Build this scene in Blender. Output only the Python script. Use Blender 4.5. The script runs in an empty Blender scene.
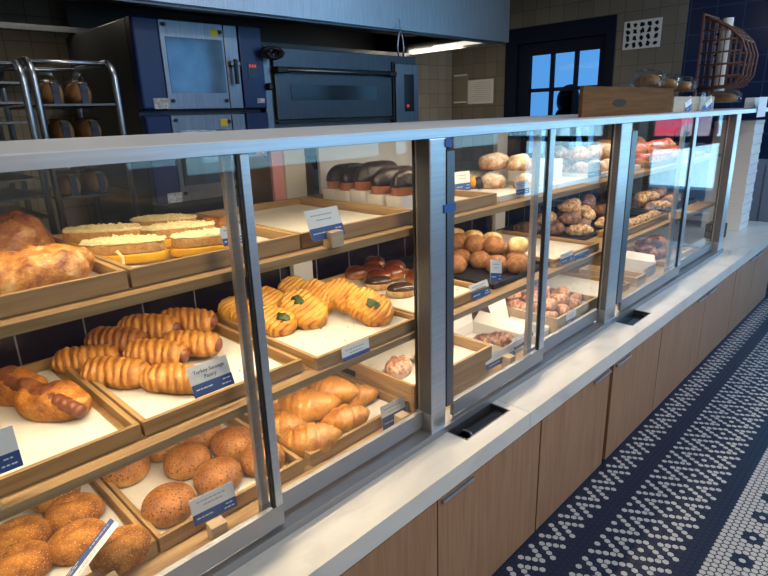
import bpy, bmesh, math, random
from math import sin, cos, pi, radians
from mathutils import Vector, Matrix, noise as mn
random.seed(7)
S = bpy.context.scene
COL = S.collection
DATA = bpy.data

# ------------------------------------------------------------------ materials
def new_mat(name):
    m = DATA.materials.new(name); m.use_nodes = True
    nt = m.node_tree; b = nt.nodes['Principled BSDF']
    return m, nt, b

def P(name, col, rough=.5, metal=0., spec=.5, coat=0., emit=None, es=0.):
    m, nt, b = new_mat(name)
    b.inputs['Base Color'].default_value = (*col, 1)
    b.inputs['Roughness'].default_value = rough
    b.inputs['Metallic'].default_value = metal
    b.inputs['Specular IOR Level'].default_value = spec
    b.inputs['Coat Weight'].default_value = coat
    if emit:
        b.inputs['Emission Color'].default_value = (*emit, 1)
        b.inputs['Emission Strength'].default_value = es
    return m

def coords(nt, scale=(1, 1, 1), kind='Object', rot=(0, 0, 0), loc=(0, 0, 0)):
    tc = nt.nodes.new('ShaderNodeTexCoord'); mp = nt.nodes.new('ShaderNodeMapping')
    mp.inputs['Scale'].default_value = scale; mp.inputs['Rotation'].default_value = rot
    mp.inputs['Location'].default_value = loc
    nt.links.new(tc.outputs[kind], mp.inputs['Vector'])
    return mp.outputs['Vector']

def noise_fac(nt, vec, scale, detail=4, rough=.55, dist=0.):
    n = nt.nodes.new('ShaderNodeTexNoise')
    n.inputs['Scale'].default_value = scale; n.inputs['Detail'].default_value = detail
    n.inputs['Roughness'].default_value = rough; n.inputs['Distortion'].default_value = dist
    nt.links.new(vec, n.inputs['Vector'])
    return n.outputs['Fac']

def ramp(nt, fac, stops):
    r = nt.nodes.new('ShaderNodeValToRGB'); e = r.color_ramp.elements
    while len(e) < len(stops): e.new(.5)
    for el, (p, c) in zip(e, stops):
        el.position = p; el.color = (*c, 1)
    nt.links.new(fac, r.inputs['Fac'])
    return r.outputs['Color']

def bump(nt, b, fac, strength=.3, dist=.002):
    bp = nt.nodes.new('ShaderNodeBump')
    bp.inputs['Strength'].default_value = strength; bp.inputs['Distance'].default_value = dist
    nt.links.new(fac, bp.inputs['Height']); nt.links.new(bp.outputs['Normal'], b.inputs['Normal'])

def noisy(name, stops, scale=(1, 1, 1), nsc=10, rough=.5, bsc=None, bst=.3, bd=.002, metal=0., coat=0., detail=4, dist=0.):
    m, nt, b = new_mat(name)
    v = coords(nt, scale)
    nt.links.new(ramp(nt, noise_fac(nt, v, nsc, detail, .55, dist), stops), b.inputs['Base Color'])
    b.inputs['Roughness'].default_value = rough; b.inputs['Metallic'].default_value = metal
    b.inputs['Coat Weight'].default_value = coat
    if bsc: bump(nt, b, noise_fac(nt, v, bsc, 3), bst, bd)
    return m

def wood(name, a, c, axis='X', rough=.5):
    sc = {'X': (1.2, 22, 22), 'Y': (22, 1.2, 22), 'Z': (22, 22, 1.2)}[axis]
    return noisy(name, [(.3, a), (.7, c)], sc, 3.2, rough, 9, .08, .001, dist=.6)

def crust(name, pale, mid, dark, nsc=16, rough=.42, bsc=60, bst=.35, coat=.0, lo=.2, hi=.72, zmix=.55, seeds=None, pt=0.):
    """baked dough: paler low on the side where the dough touches the tray, browner on the crown"""
    m, nt, b = new_mat(name)
    tc = nt.nodes.new('ShaderNodeTexCoord')
    n1 = noise_fac(nt, tc.outputs['Object'], nsc * 1.6, 6, .68)
    rg = nt.nodes.new('ShaderNodeMapRange'); rg.inputs['From Min'].default_value = .30; rg.inputs['From Max'].default_value = .70
    nt.links.new(n1, rg.inputs['Value'])
    sep = nt.nodes.new('ShaderNodeSeparateXYZ'); nt.links.new(tc.outputs['Generated'], sep.inputs[0])
    mx = nt.nodes.new('ShaderNodeMix'); mx.data_type = 'FLOAT'
    mx.inputs['Factor'].default_value = zmix
    nt.links.new(rg.outputs[0], mx.inputs['A']); nt.links.new(sep.outputs['Z'], mx.inputs['B'])
    fac = mx.outputs['Result']
    if pt:      # how far each band of dough has browned in the oven
        ab = nt.nodes.new('ShaderNodeAttribute'); ab.attribute_name = 'bake'
        m2 = nt.nodes.new('ShaderNodeMix'); m2.data_type = 'FLOAT'; m2.inputs['Factor'].default_value = pt
        nt.links.new(fac, m2.inputs['A']); nt.links.new(ab.outputs['Fac'], m2.inputs['B']); fac = m2.outputs['Result']
    colr = ramp(nt, fac, [(lo, pale), ((lo + hi) / 2, mid), (hi, dark)])
    if seeds:
        vo = nt.nodes.new('ShaderNodeTexVoronoi'); vo.inputs['Scale'].default_value = seeds[0]
        nt.links.new(tc.outputs['Object'], vo.inputs['Vector'])
        lt = nt.nodes.new('ShaderNodeMath'); lt.operation = 'LESS_THAN'; lt.inputs[1].default_value = seeds[1]
        nt.links.new(vo.outputs['Distance'], lt.inputs[0])
        gt = nt.nodes.new('ShaderNodeMath'); gt.operation = 'GREATER_THAN'; gt.inputs[1].default_value = seeds[3]
        nt.links.new(sep.outputs['Z'], gt.inputs[0])
        mu = nt.nodes.new('ShaderNodeMath'); mu.operation = 'MULTIPLY'
        nt.links.new(lt.outputs[0], mu.inputs[0]); nt.links.new(gt.outputs[0], mu.inputs[1])
        mc = nt.nodes.new('ShaderNodeMix'); mc.data_type = 'RGBA'
        mc.inputs['B'].default_value = (*seeds[2], 1)
        nt.links.new(mu.outputs[0], mc.inputs['Factor']); nt.links.new(colr, mc.inputs['A'])
        colr = mc.outputs['Result']
    nt.links.new(colr, b.inputs['Base Color'])
    b.inputs['Roughness'].default_value = rough; b.inputs['Coat Weight'].default_value = coat
    b.inputs['Coat Roughness'].default_value = .25
    bump(nt, b, noise_fac(nt, tc.outputs['Object'], bsc * 1.5, 5, .65), min(1, bst * 1.5), .006)
    return m

def tiles(name, c1, c2, grout, size, plane, rough=.35, gs=.004, off=0., h=None):
    m, nt, b = new_mat(name)
    tc = nt.nodes.new('ShaderNodeTexCoord'); sp = nt.nodes.new('ShaderNodeSeparateXYZ'); cb = nt.nodes.new('ShaderNodeCombineXYZ')
    nt.links.new(tc.outputs['Object'], sp.inputs[0])
    nt.links.new(sp.outputs['X' if plane == 'XZ' else 'Y'], cb.inputs[0]); nt.links.new(sp.outputs['Z'], cb.inputs[1])
    br = nt.nodes.new('ShaderNodeTexBrick'); br.offset = off
    br.inputs['Color1'].default_value = (*c1, 1); br.inputs['Color2'].default_value = (*c2, 1); br.inputs['Mortar'].default_value = (*grout, 1)
    br.inputs['Scale'].default_value = 1; br.inputs['Mortar Size'].default_value = gs
    br.inputs['Brick Width'].default_value = size; br.inputs['Row Height'].default_value = h or size
    nt.links.new(cb.outputs[0], br.inputs['Vector']); nt.links.new(br.outputs['Color'], b.inputs['Base Color'])
    b.inputs['Roughness'].default_value = rough
    return m

def glass(name, tint=(1, 1, 1), ior=1.45, rough=.0):
    m = DATA.materials.new(name); m.use_nodes = True; nt = m.node_tree; nt.nodes.clear()
    o = nt.nodes.new('ShaderNodeOutputMaterial'); mx = nt.nodes.new('ShaderNodeMixShader')
    t = nt.nodes.new('ShaderNodeBsdfTransparent'); g = nt.nodes.new('ShaderNodeBsdfGlossy'); f = nt.nodes.new('ShaderNodeFresnel')
    t.inputs['Color'].default_value = (*tint, 1); g.inputs['Roughness'].default_value = rough
    ge = nt.nodes.new('ShaderNodeNewGeometry'); mi = nt.nodes.new('ShaderNodeMix'); mi.data_type = 'FLOAT'
    mi.inputs['A'].default_value = ior; mi.inputs['B'].default_value = 1 / ior      # same reflectance on both faces of the pane
    nt.links.new(ge.outputs['Backfacing'], mi.inputs['Factor']); nt.links.new(mi.outputs['Result'], f.inputs['IOR'])
    nt.links.new(f.outputs[0], mx.inputs[0]); nt.links.new(t.outputs[0], mx.inputs[1]); nt.links.new(g.outputs[0], mx.inputs[2])
    nt.links.new(mx.outputs[0], o.inputs['Surface'])
    return m

M = {}
M['alu'] = noisy('brushed aluminium', [(.3, (.55, .56, .58)), (.7, (.66, .67, .69))], (1, 40, 40), 4, .34, metal=.85)
M['alu_dark'] = P('dark aluminium', (.2, .2, .21), .4, .9)
M['alu_frame'] = P('door frame aluminium', (.36, .365, .38), .45, .8)
M['paint_grey'] = P('grey case top', (.74, .75, .77), .5)
M['channel'] = P('grey door channel', (.13, .14, .16), .45, .3)
M['hood_steel'] = noisy('hood steel', [(.3, (.34, .36, .38)), (.7, (.44, .46, .49))], (40, 2, 2), 3, .36, metal=1)
M['black'] = P('black rubber', (.012, .012, .014), .5)
M['steel'] = noisy('brushed steel', [(.3, (.20, .21, .225)), (.7, (.27, .285, .31))], (40, 2, 2), 3, .38, metal=1)
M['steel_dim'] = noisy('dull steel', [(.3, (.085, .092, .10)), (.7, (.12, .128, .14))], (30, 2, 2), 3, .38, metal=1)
M['hood_in'] = P('hood inside', (.10, .10, .105), .5, .5)
M['oak'] = wood('oak', (.27, .155, .060), (.45, .285, .125), 'X', .48)
M['oak_y'] = wood('oak lengthwise', (.32, .19, .075), (.52, .34, .15), 'Y', .48)
M['oak_dark'] = wood('dark oak', (.11, .052, .018), (.18, .092, .036), 'X', .85)
M['oak_dark'].node_tree.nodes['Principled BSDF'].inputs['Specular IOR Level'].default_value = .1
M['oak_pale'] = wood('pale oak', (.44, .32, .19), (.56, .43, .28), 'X', .5)
M['door_oak'] = wood('cabinet oak veneer', (.29, .148, .075), (.39, .218, .118), 'Z', .5)
M['door_edge'] = P('cabinet edge', (.16, .09, .05), .6)
M['marble'] = noisy('white marble', [(.30, (.54, .52, .485)), (.46, (.66, .64, .595)), (.75, (.73, .71, .66))], (1, 2.2, 1), 3.2, .3, detail=8, dist=1.6)
M['paper'] = noisy('parchment', [(.3, (.67, .63, .54)), (.7, (.76, .725, .64))], (1, 1, 1), 22, .7, 30, .3, .003)
M['card'] = P('card white', (.86, .85, .82), .55)
M['card_blue'] = P('card blue', (.035, .085, .27), .5)
M['ink'] = P('card ink', (.05, .05, .09), .6)
M['ink_grey'] = P('faint card ink', (.42, .42, .44), .6)
M['white_ink'] = P('white ink', (.75, .78, .85), .6)
M['white_board'] = P('white board', (.78, .78, .75), .6)
M['white_paint'] = P('white paint', (.70, .69, .64), .5)
M['pink'] = P('pink plastic', (.72, .34, .36), .5)
M['kraft'] = noisy('kraft paper', [(.3, (.33, .175, .06)), (.7, (.43, .24, .09))], (1, 1, 1), 6, .8, 14, .4, .006)
M['carton'] = P('white carton', (.80, .78, .74), .6)
M['tape'] = P('blue tape', (.03, .10, .36), .55)
M['glass'] = glass('clear glass', (.985, .99, .985))
M['plastic'] = glass('clear plastic bag', (.90, .90, .90), 1.5, .12)
M['pane'] = glass('tinted door glass', (.37, .44, .53), 1.08)
M['tile_dark'] = tiles('dark case tile', (.010, .008, .014), (.018, .014, .022), (.20, .19, .20), .165, 'XZ', .22, .0022, 0, .8)
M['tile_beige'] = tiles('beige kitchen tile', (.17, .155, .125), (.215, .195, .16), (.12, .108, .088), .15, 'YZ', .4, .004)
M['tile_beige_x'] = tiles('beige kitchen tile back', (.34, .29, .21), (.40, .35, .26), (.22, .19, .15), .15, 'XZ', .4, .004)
M['tile_navy'] = tiles('navy wall tile', (.006, .016, .060), (.009, .022, .078), (.03, .06, .15), .20, 'YZ', .2, .004)
M['navy'] = P('navy paint', (.005, .010, .030), .6, spec=.15)
M['navy_gloss'] = noisy('oven blue', [(.3, (.006, .014, .085)), (.7, (.008, .02, .11))], nsc=5, rough=.3)
M['oven_side'] = P('oven side panel', (.055, .057, .062), .4, .4)
M['oven_glass'] = noisy('oven door glass', [(.35, (.08, .11, .13)), (.7, (.20, .26, .29))], (1, 1, 1), 3.5, .08, metal=.55)
M['oven_dark'] = P('dark oven window', (.010, .011, .013), .15)
M['led_red'] = P('red display', (.2, .01, .01), .4, emit=(1, .08, .05), es=.5)
M['yellow'] = P('yellow sticker', (.75, .55, .03), .5)
M['sticker'] = noisy('white sticker', [(.45, (.35, .36, .38)), (.55, (.62, .63, .65))], (1, 1, 1), 60, .5)
M['tube'] = P('rack tube', (.45, .48, .52), .3, 1.)
M['bread'] = noisy('sandwich loaf', [(.3, (.30, .145, .055)), (.7, (.50, .28, .12))], nsc=14, rough=.6, bsc=40)
M['label_navy'] = P('navy bag band', (.01, .013, .04), .5)
M['wicker'] = noisy('wicker', [(.3, (.085, .035, .022)), (.7, (.15, .06, .038))], nsc=30, rough=.6)
M['wall_paint'] = P('off white wall', (.55, .54, .52), .7)
M['ceil'] = P('ceiling', (.5, .5, .5), .8)
M['panel_grey'] = P('blue grey panel', (.20, .25, .34), .5)
M['hair'] = P('dark hair', (.012, .010, .010), .6)
M['cloth'] = P('dark clothes', (.02, .02, .026), .8)
M['skin'] = P('skin', (.35, .2, .14), .5)
# baked goods
M['brioche'] = crust('sugar crusted brioche', (.68, .31, .045), (.45, .165, .020), (.17, .048, .010), 11, .55, 150, .9, lo=.18, hi=.82, zmix=.12, seeds=(165, .24, (.70, .38, .12), .12))
M['sesame'] = crust('seeded bun crust', (.74, .48, .16), (.42, .170, .030), (.22, .070, .014), 13, .42, 90, .5, lo=.10, hi=.80, zmix=.5, seeds=(120, .28, (.045, .018, .010), .42))
M['croissant'] = crust('croissant crust', (.82, .56, .19), (.58, .255, .040), (.29, .085, .014), 14, .28, 60, .45, coat=.4, lo=.10, hi=.88, zmix=.55, seeds=(300, .20, (.86, .66, .36), .6))
M['roll'] = crust('sausage roll dough', (.74, .43, .11), (.50, .185, .028), (.19, .052, .012), 18, .36, 70, .5, coat=.25, lo=.10, hi=.88, zmix=.30, pt=.62)
M['bread_crust'] = crust('torn bread crust', (.74, .43, .11), (.50, .185, .028), (.17, .045, .012), 18, .38, 70, .6, coat=.2, lo=.10, hi=.86, zmix=.35)
M['roll_dark'] = crust('dark sausage roll dough', (.50, .23, .06), (.25, .08, .02), (.11, .030, .012), 18, .4, 70, .5, coat=.2, lo=.10, hi=.88, zmix=.30, pt=.55)
M['dark_crust'] = crust('dark bread crust', (.38, .15, .04), (.20, .06, .018), (.09, .024, .012), 24, .4, 60, .8, coat=.3, lo=.10, hi=.9, zmix=.2)
M['sausage'] = noisy('sausage', [(.3, (.15, .045, .020)), (.7, (.22, .075, .035))], nsc=40, rough=.35, bsc=60)
M['braid'] = crust('braided pastry crust', (.80, .50, .085), (.62, .235, .022), (.28, .050, .010), 16, .32, 55, .5, coat=.3, lo=.12, hi=.88, zmix=.12, pt=.62)
M['spinach'] = noisy('spinach', [(.3, (.02, .045, .012)), (.7, (.07, .11, .03))], nsc=80, rough=.6, bsc=90, bst=.8)
M['toast'] = crust('toasted bread', (.66, .42, .18), (.56, .31, .10), (.44, .21, .06), 40, .6, 90, .5, lo=.2, hi=.8, zmix=.2)
M['egg'] = noisy('yellow cheese filling', [(.3, (.72, .34, .015)), (.7, (.82, .48, .03))], nsc=40, rough=.35, bsc=60)
M['cheese'] = noisy('grated cheese', [(.35, (.74, .60, .26)), (.65, (.86, .76, .46))], nsc=120, rough=.6, bsc=160, bst=.9, bd=.004)
M['ham_pastry'] = crust('flaky crust', (.82, .58, .27), (.60, .26, .055), (.24, .062, .02), 17, .36, 45, .9, coat=.3, lo=.12, hi=.80, zmix=.08)
M['purple_top'] = crust('browned top crust', (.76, .50, .20), (.40, .15, .05), (.13, .026, .026), 22, .35, 45, .9, coat=.4, lo=.15, hi=.85, zmix=.35)
M['choc'] = noisy('dark chocolate', [(.3, (.016, .010, .009)), (.7, (.035, .021, .017))], nsc=40, rough=.35, bsc=70, bst=.8, bd=.004)
M['babka'] = noisy('babka crumb', [(.3, (.26, .08, .03)), (.7, (.42, .16, .06))], nsc=40, rough=.5, bsc=60)
M['glazed'] = crust('glazed bun', (.66, .34, .09), (.34, .095, .022), (.15, .030, .010), 18, .2, 40, .25, coat=.7, lo=.2, hi=.62, zmix=.7)
M['icing_choc'] = noisy('chocolate glaze', [(.3, (.040, .022, .015)), (.7, (.065, .037, .026))], nsc=10, rough=.22, coat=.3)
M['donut'] = crust('cinnamon sugar dough', (.52, .28, .12), (.40, .185, .070), (.29, .115, .040), 30, .75, 200, .6, lo=.25, hi=.75, zmix=.2)
M['donut_cut'] = crust('pale doughnut', (.84, .66, .36), (.70, .42, .15), (.46, .20, .06), 16, .6, 120, .4, lo=.2, hi=.8, zmix=-.0)
M['powder'] = crust('sugar dusted bun', (.36, .15, .055), (.62, .40, .22), (.84, .78, .68), 24, .7, 60, 1, lo=.22, hi=.72, zmix=.38)
M['cocoa'] = crust('cocoa almond croissant', (.40, .23, .13), (.24, .12, .075), (.10, .05, .038), 34, .6, 60, .9, lo=.3, hi=.7, zmix=.2)
M['almond'] = crust('almond croissant', (.80, .66, .44), (.60, .36, .14), (.32, .13, .05), 40, .55, 60, .9, lo=.3, hi=.7, zmix=.1)
M['pinkish'] = crust('rosy twisted croissant', (.84, .62, .46), (.70, .40, .25), (.44, .17, .085), 40, .45, 60, .7, coat=.2, lo=.3, hi=.7, zmix=.3)
M['caramel'] = crust('caramelised bun', (.56, .30, .12), (.28, .10, .035), (.09, .026, .012), 34, .35, 60, .7, coat=.4, lo=.3, hi=.7, zmix=.3)
M['danish'] = crust('danish dough', (.80, .50, .24), (.62, .28, .10), (.36, .12, .05), 30, .5, 60, .5, zmix=.4)
M['pink_icing'] = noisy('strawberry topping', [(.35, (.62, .05, .07)), (.6, (.80, .26, .24)), (.75, (.85, .60, .50))], nsc=40, rough=.3, bsc=60, coat=.3)
M['crumb'] = P('burnt crumbs', (.05, .025, .015), .8)
M['stem_dark'] = P('dark slot', (.02, .013, .008), .8)

# ------------------------------------------------------------------ mesh builder
class MB:
    def __init__(s): s.v = []; s.f = []; s.mi = []; s.bake = None
    def add(s, v, f, mi=0):
        o = len(s.v); s.v += [tuple(p) for p in v]; s.f += [tuple(i + o for i in q) for q in f]; s.mi += [mi] * len(f); return s
    def box(s, x0, x1, y0, y1, z0, z1, mi=0, mat=None):
        v = [(x, y, z) for z in (z0, z1) for y in (y0, y1) for x in (x0, x1)]
        if mat: v = [mat @ Vector(p) for p in v]
        return s.add(v, [(0, 2, 3, 1), (4, 5, 7, 6), (0, 1, 5, 4), (2, 6, 7, 3), (0, 4, 6, 2), (1, 3, 7, 5)], mi)
    def tube(s, pts, r, n=10, mi=0, cap=True):
        pts = [Vector(p) for p in pts]; rs = r if isinstance(r, (list, tuple)) else [r] * len(pts)
        up0 = None; v = []
        for i, p in enumerate(pts):
            t = (pts[min(i + 1, len(pts) - 1)] - pts[max(i - 1, 0)]).normalized()
            if up0 is None:
                up0 = t.orthogonal().normalized()
            a = (up0 - t * up0.dot(t)).normalized(); up0 = a; b = t.cross(a)
            v += [p + (a * cos(2 * pi * k / n) + b * sin(2 * pi * k / n)) * rs[i] for k in range(n)]
        f = [(i * n + k, i * n + (k + 1) % n, (i + 1) * n + (k + 1) % n, (i + 1) * n + k) for i in range(len(pts) - 1) for k in range(n)]
        if cap: f += [tuple(range(n - 1, -1, -1)), tuple(range((len(pts) - 1) * n, len(pts) * n))]
        return s.add(v, f, mi)
    def prism(s, outline, z0, z1, mi=0):
        n = len(outline)
        v = [(x, y, z0) for x, y in outline] + [(x, y, z1) for x, y in outline]
        return s.add(v, [tuple(range(n - 1, -1, -1)), tuple(range(n, 2 * n))] + [(i, (i + 1) % n, n + (i + 1) % n, n + i) for i in range(n)], mi)
    def grid(s, nu, nv, fn, mi=0, wrap=False):
        v = [fn(i / nu, j / nv) for i in range(nu + (0 if wrap else 1)) for j in range(nv + 1)]
        if len(v[0]) == 4: s.bake = [q[3] for q in v]; v = [q[:3] for q in v]
        f = []; m = nv + 1; N = nu if wrap else nu + 1
        for i in range(nu):
            for j in range(nv):
                a, b = i, (i + 1) % N
                f.append((a * m + j, b * m + j, b * m + j + 1, a * m + j + 1))
        return s.add(v, f, mi)
    def mesh(s, name, mats=None, smooth=False):
        me = DATA.meshes.new(name); me.from_pydata(s.v, [], s.f)
        for m in (mats or []): me.materials.append(m)
        if any(s.mi): me.polygons.foreach_set('material_index', s.mi)
        if smooth: me.polygons.foreach_set('use_smooth', [True] * len(me.polygons))
        if s.bake and len(s.bake) == len(s.v):
            me.attributes.new('bake', 'FLOAT', 'POINT').data.foreach_set('value', s.bake)
        me.update(); return me

def link(name, me, parent=None, loc=(0, 0, 0), rot=(0, 0, 0), scale=None):
    o = DATA.objects.new(name, me); COL.objects.link(o)
    o.location = loc; o.rotation_euler = rot
    if scale: o.scale = scale if isinstance(scale, (tuple, list)) else (scale,) * 3
    if parent: o.parent = parent
    return o

def build(name, mb, mat, parent=None, bev=0, smooth=False, **k):
    o = link(name, mb.mesh(name, mat if isinstance(mat, list) else [mat], smooth), parent, **k)
    if bev:
        b = o.modifiers.new('edge', 'BEVEL'); b.width = bev; b.segments = 2; b.limit_method = 'ANGLE'
    return o

def bx(name, dims, mat, parent=None, bev=0, **k):
    return build(name, MB().box(*dims), mat, parent, bev, **k)

def tag(o, label, cat, group=None):
    o['label'] = label; o['category'] = cat
    if group: o['group'] = group
    return o

def thing(name, label, cat, loc=(0, 0, 0), rot=(0, 0, 0), group=None):
    return tag(link(name, None, None, loc, rot), label, cat, group)

def struct(o): o['kind'] = 'structure'; return o

# ------------------------------------------------------------------ camera
C = Vector((0, -.95, 1.44))
f_px = 561.379; pp = Vector((384, 288)); a = Vector((962, 96)) - pp; d = Vector((444, 2110)) - pp
Xc = Vector((a.x, a.y, f_px)).normalized(); Zc = -Vector((d.x, d.y, f_px)).normalized()
Xc = (Xc - Zc * Xc.dot(Zc)).normalized(); Yc = Zc.cross(Xc)
if Yc.z < 0: Yc = -Yc
cam = DATA.cameras.new('camera'); co = DATA.objects.new('camera', cam); COL.objects.link(co)
cam.sensor_width = 36; cam.lens = f_px / 768 * 36; cam.clip_start = .05; cam.clip_end = 200
right = Vector((Xc.x, Yc.x, Zc.x)); up = -Vector((Xc.y, Yc.y, Zc.y)); back = -Vector((Xc.z, Yc.z, Zc.z))
co.matrix_world = Matrix(((right.x, up.x, back.x, C.x), (right.y, up.y, back.y, C.y), (right.z, up.z, back.z, C.z), (0, 0, 0, 1)))
S.camera = co

# ------------------------------------------------------------------ setting
def hex_floor():
    p, rh, r = .0231, .0201, .01235
    zig = {(0, 6), (0, 0), (1, 7), (1, 11), (2, 8), (2, 10), (3, 9), (1, 3), (2, 2), (2, 4), (3, 1), (3, 5), (4, 0), (4, 6)}
    wide = {(8, 2), (8, 6), (8, 10), (9, 11), (10, 0), (11, 1), (9, 5), (10, 4), (11, 3), (12, 2),
            (10, 8), (11, 7), (11, 9), (12, 6), (12, 10), (13, 5), (13, 11), (14, 4), (14, 0), (15, 5), (15, 11), (16, 6), (16, 10), (17, 7), (17, 9), (18, 8), (14, 8),
            (16, 2), (17, 1), (17, 3), (18, 0), (18, 4), (19, 5), (19, 11)}
    white = zig | wide
    mb = MB()
    mb.box(-3, 11, -4.2, 3.4, -.06, -.0012, 2)
    for row in range(-2, 70):
        y = -.171 - rh * row
        for h in range(-140, 440):
            if (h + row) % 2: continue
            x = 1.604 + h * p / 2
            if x > 6.6: break
            k = (row, h % 12)
            if row < 23: w = k in white
            else:
                w = True
                rr = row - 27
                if rr == 0 and h % 12 in (9, 1): w = False
                if rr in (-1, 1) and h % 12 in (10, 0): w = False
            rad = r * (.90 if w else .98)
            mb.add([(x + rad * cos(pi / 6 + q * pi / 3 ), y + rad * sin(pi / 6 + q * pi / 3), 0) for q in range(6)], [(0, 1, 2, 3, 4, 5)], 0 if w else 1)
    return mb
M['tile_white'] = P('white floor tile', (.47, .46, .455), .35)
M['tile_blue'] = P('navy floor tile', (.008, .015, .045), .36)
M['grout'] = P('dark grout', (.012, .016, .035), .8)
struct(build('floor', hex_floor(), [M['tile_white'], M['tile_blue'], M['grout']]))

struct(bx("wall_back", (-3, 6.0, 3.30, 3.40, 0, 3.2), M['tile_beige_x']))
# far wall with the doorway and the navy tiled stretch
XF = 5.5
w = MB(); w.box(XF, XF + .12, 2.58, 3.30, 0, 3.2); w.box(XF, XF + .12, 1.42, 2.58, 2.245, 3.2); w.box(XF, XF + .12, .82, 1.42, 0, 3.2)
struct(build('wall_far', w, M['tile_beige']))
struct(bx('wall_navy', (XF, XF + .12, -.12, .82, 1.0, 3.2), M['tile_navy']))
w = MB(); w.box(XF, XF + .12, -.12, .82, 0, 1.0)
for k in range(9): w.box(XF - .012, XF, -.10 + k * .1, -.02 + k * .1, .1, .96)
struct(build('trim_1', w, M['panel_grey']))
struct(bx('wall_return', (XF + .12, 8.1, -.12, 0, 0, 3.2), M['wall_paint']))
dr = link('door_1', None); struct(dr)
w = MB(); w.box(XF - .02, XF + .14, 2.44, 2.58, 0, 2.245); w.box(XF - .02, XF + .14, 1.42, 1.50, 0, 2.245); w.box(XF - .02, XF + .14, 1.50, 2.44, 2.09, 2.245)
build('door_frame', w, M['navy'], dr, .004)
w = MB()
w.box(XF + .03, XF + .08, 2.31, 2.44, 0, 2.09); w.box(XF + .03, XF + .08, 1.50, 1.575, 0, 2.09); w.box(XF + .03, XF + .08, 1.575, 2.31, 1.975, 2.09)
w.box(XF + .03, XF + .08, 1.575, 2.31, 0, 1.0)
for y in (2.065, 1.81): w.box(XF + .03, XF + .08, y - .016, y + .016, 1.0, 1.975)
for z in (1.635, 1.31): w.box(XF + .035, XF + .075, 1.575, 2.31, z - .018, z + .018)
build('door_leaf', w, M['navy'], dr, .003)
bx('door_glass', (XF + .052, XF + .058, 1.575, 2.31, 1.0, 1.975), M['pane'], dr)
# shop front walls with large windows (behind and right of the viewer)
def windowed(name, mat, xs, axis, at, th, z0, z1, lo, hi):
    m = MB()
    def seg(a0, a1, zz0, zz1):
        m.box(*((a0, a1, at, at + th) if axis == 'X' else (at, at + th, a0, a1)), zz0, zz1)
    seg(lo, hi, 0, z0); seg(lo, hi, z1, 3.2)
    cur = lo
    for a0, a1 in xs: seg(cur, a0, z0, z1); cur = a1
    seg(cur, hi, z0, z1)
    return struct(build(name, m, mat))
windowed('wall_front', M['wall_paint'], [(2.5, 5.2), (5.4, 7.8)], 'X', -4.2, .12, .95, 2.7, -3, 8.1)
windowed('wall_end', M['wall_paint'], [(-3.9, -2.1), (-1.98, -.3)], 'Y', 8.0, .12, .10, 2.7, -4.2, 0)
for i, (y0, y1) in enumerate([(-3.9, -2.1), (-1.98, -.3)]):
    wn = struct(link('window_%d' % (i + 1), None))
    m = MB(); m.box(8.0, 8.08, y0, y1, .98, 1.06); m.box(8.0, 8.08, y0, y0 + .06, .10, 2.7); m.box(8.0, 8.08, y1 - .06, y1, .10, 2.7)
    m.box(8.0, 8.08, (y0 + y1) / 2 - .03, (y0 + y1) / 2 + .03, 1.06, 2.7)
    build('window_frame', m, M['navy'], wn)
struct(bx('wall_left', (-3.1, -3, -4.2, 3.40, 0, 3.2), M['wall_paint']))
struct(bx('ceiling', (-3.2, 8.2, -4.3, 3.5, 3.2, 3.3), M['ceil']))
struct(bx('pavement', (5.7, 60, -30, 12, -.12, -.07), P('pavement', (.55, .57, .58), .8)))

# ------------------------------------------------------------------ cabinets and worktop
YF = -.146
def cabinet(x0, xm, x1, label, gap=0., h0=True, h1=True):
    t = thing('base_cabinet', label, 'cabinet', ((x0 + x1) / 2, .2, 0), group='oak cabinets under the worktop')
    ox, oy = (x0 + x1) / 2, .2
    L = lambda d: (d[0] - ox, d[1] - ox, d[2] - oy, d[3] - oy, d[4], d[5])
    bx('carcass', L((x0 + .002, x1 - .002, YF + .02, .7, .0, .458)), M['door_edge'], t)
    for k, (a0, a1) in enumerate(((x0, xm - gap / 2), (xm + gap / 2, x1))):
        dd = bx('door', L((a0 + .002, a1 - .002, YF, YF + .019, .004, .449)), M['door_oak'], t, .0012)
        if (k == 0 and h0) or (k == 1 and h1):
            c = (a1 - .085) if k == 0 else (a0 + .085)
            m = MB(); d = L((c - .07, c + .07, YF - .010, YF + .001, .4435, .4465)); m.box(*d)
            d = L((c - .07, c + .07, YF - .010, YF - .008, .4365, .4436)); m.box(*d)
            build('handle', m, M['alu'], dd)['label'] = 'slim steel edge pull'
    return t
cabinet(.42, .985, 1.531, 'oak base cabinet nearest the viewer, below the first tissue slot of the worktop', h0=False)
cabinet(1.535, 2.093, 2.646, 'oak base cabinet second from the viewer, with an open gap between its two doors', gap=.03)
cabinet(2.65, 3.32, 3.93, 'oak base cabinet third from the viewer, below the stretch past the second tissue slot')
cabinet(3.935, 4.42, 4.985, 'oak base cabinet at the far end, below the stack of white boxes')

ct = thing('countertop', 'long white veined marble worktop in front of the glass display case', 'countertop', (2.5, 0, .49))
def slab(x0, x1, hole=None):
    m = MB(); y0, y1, z0, z1 = -.156, .72, -.025, .035
    L = lambda a0, a1, b0, b1: m.box(a0 - 2.5, a1 - 2.5, b0, b1, z0, z1)
    if hole:
        h0, h1, g0, g1 = hole
        L(x0, h0, y0, y1); L(h1, x1, y0, y1); L(h0, h1, y0, g0); L(h0, h1, g1, y1)
    else: L(x0, x1, y0, y1)
    build('slab', m, M['marble'], ct)
slab(.2, 1.438, (1.175, 1.41, -.102, -.024)); slab(1.440, 4.46, (2.383, 2.60, -.106, -.022)); slab(4.463, 5.3)

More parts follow.
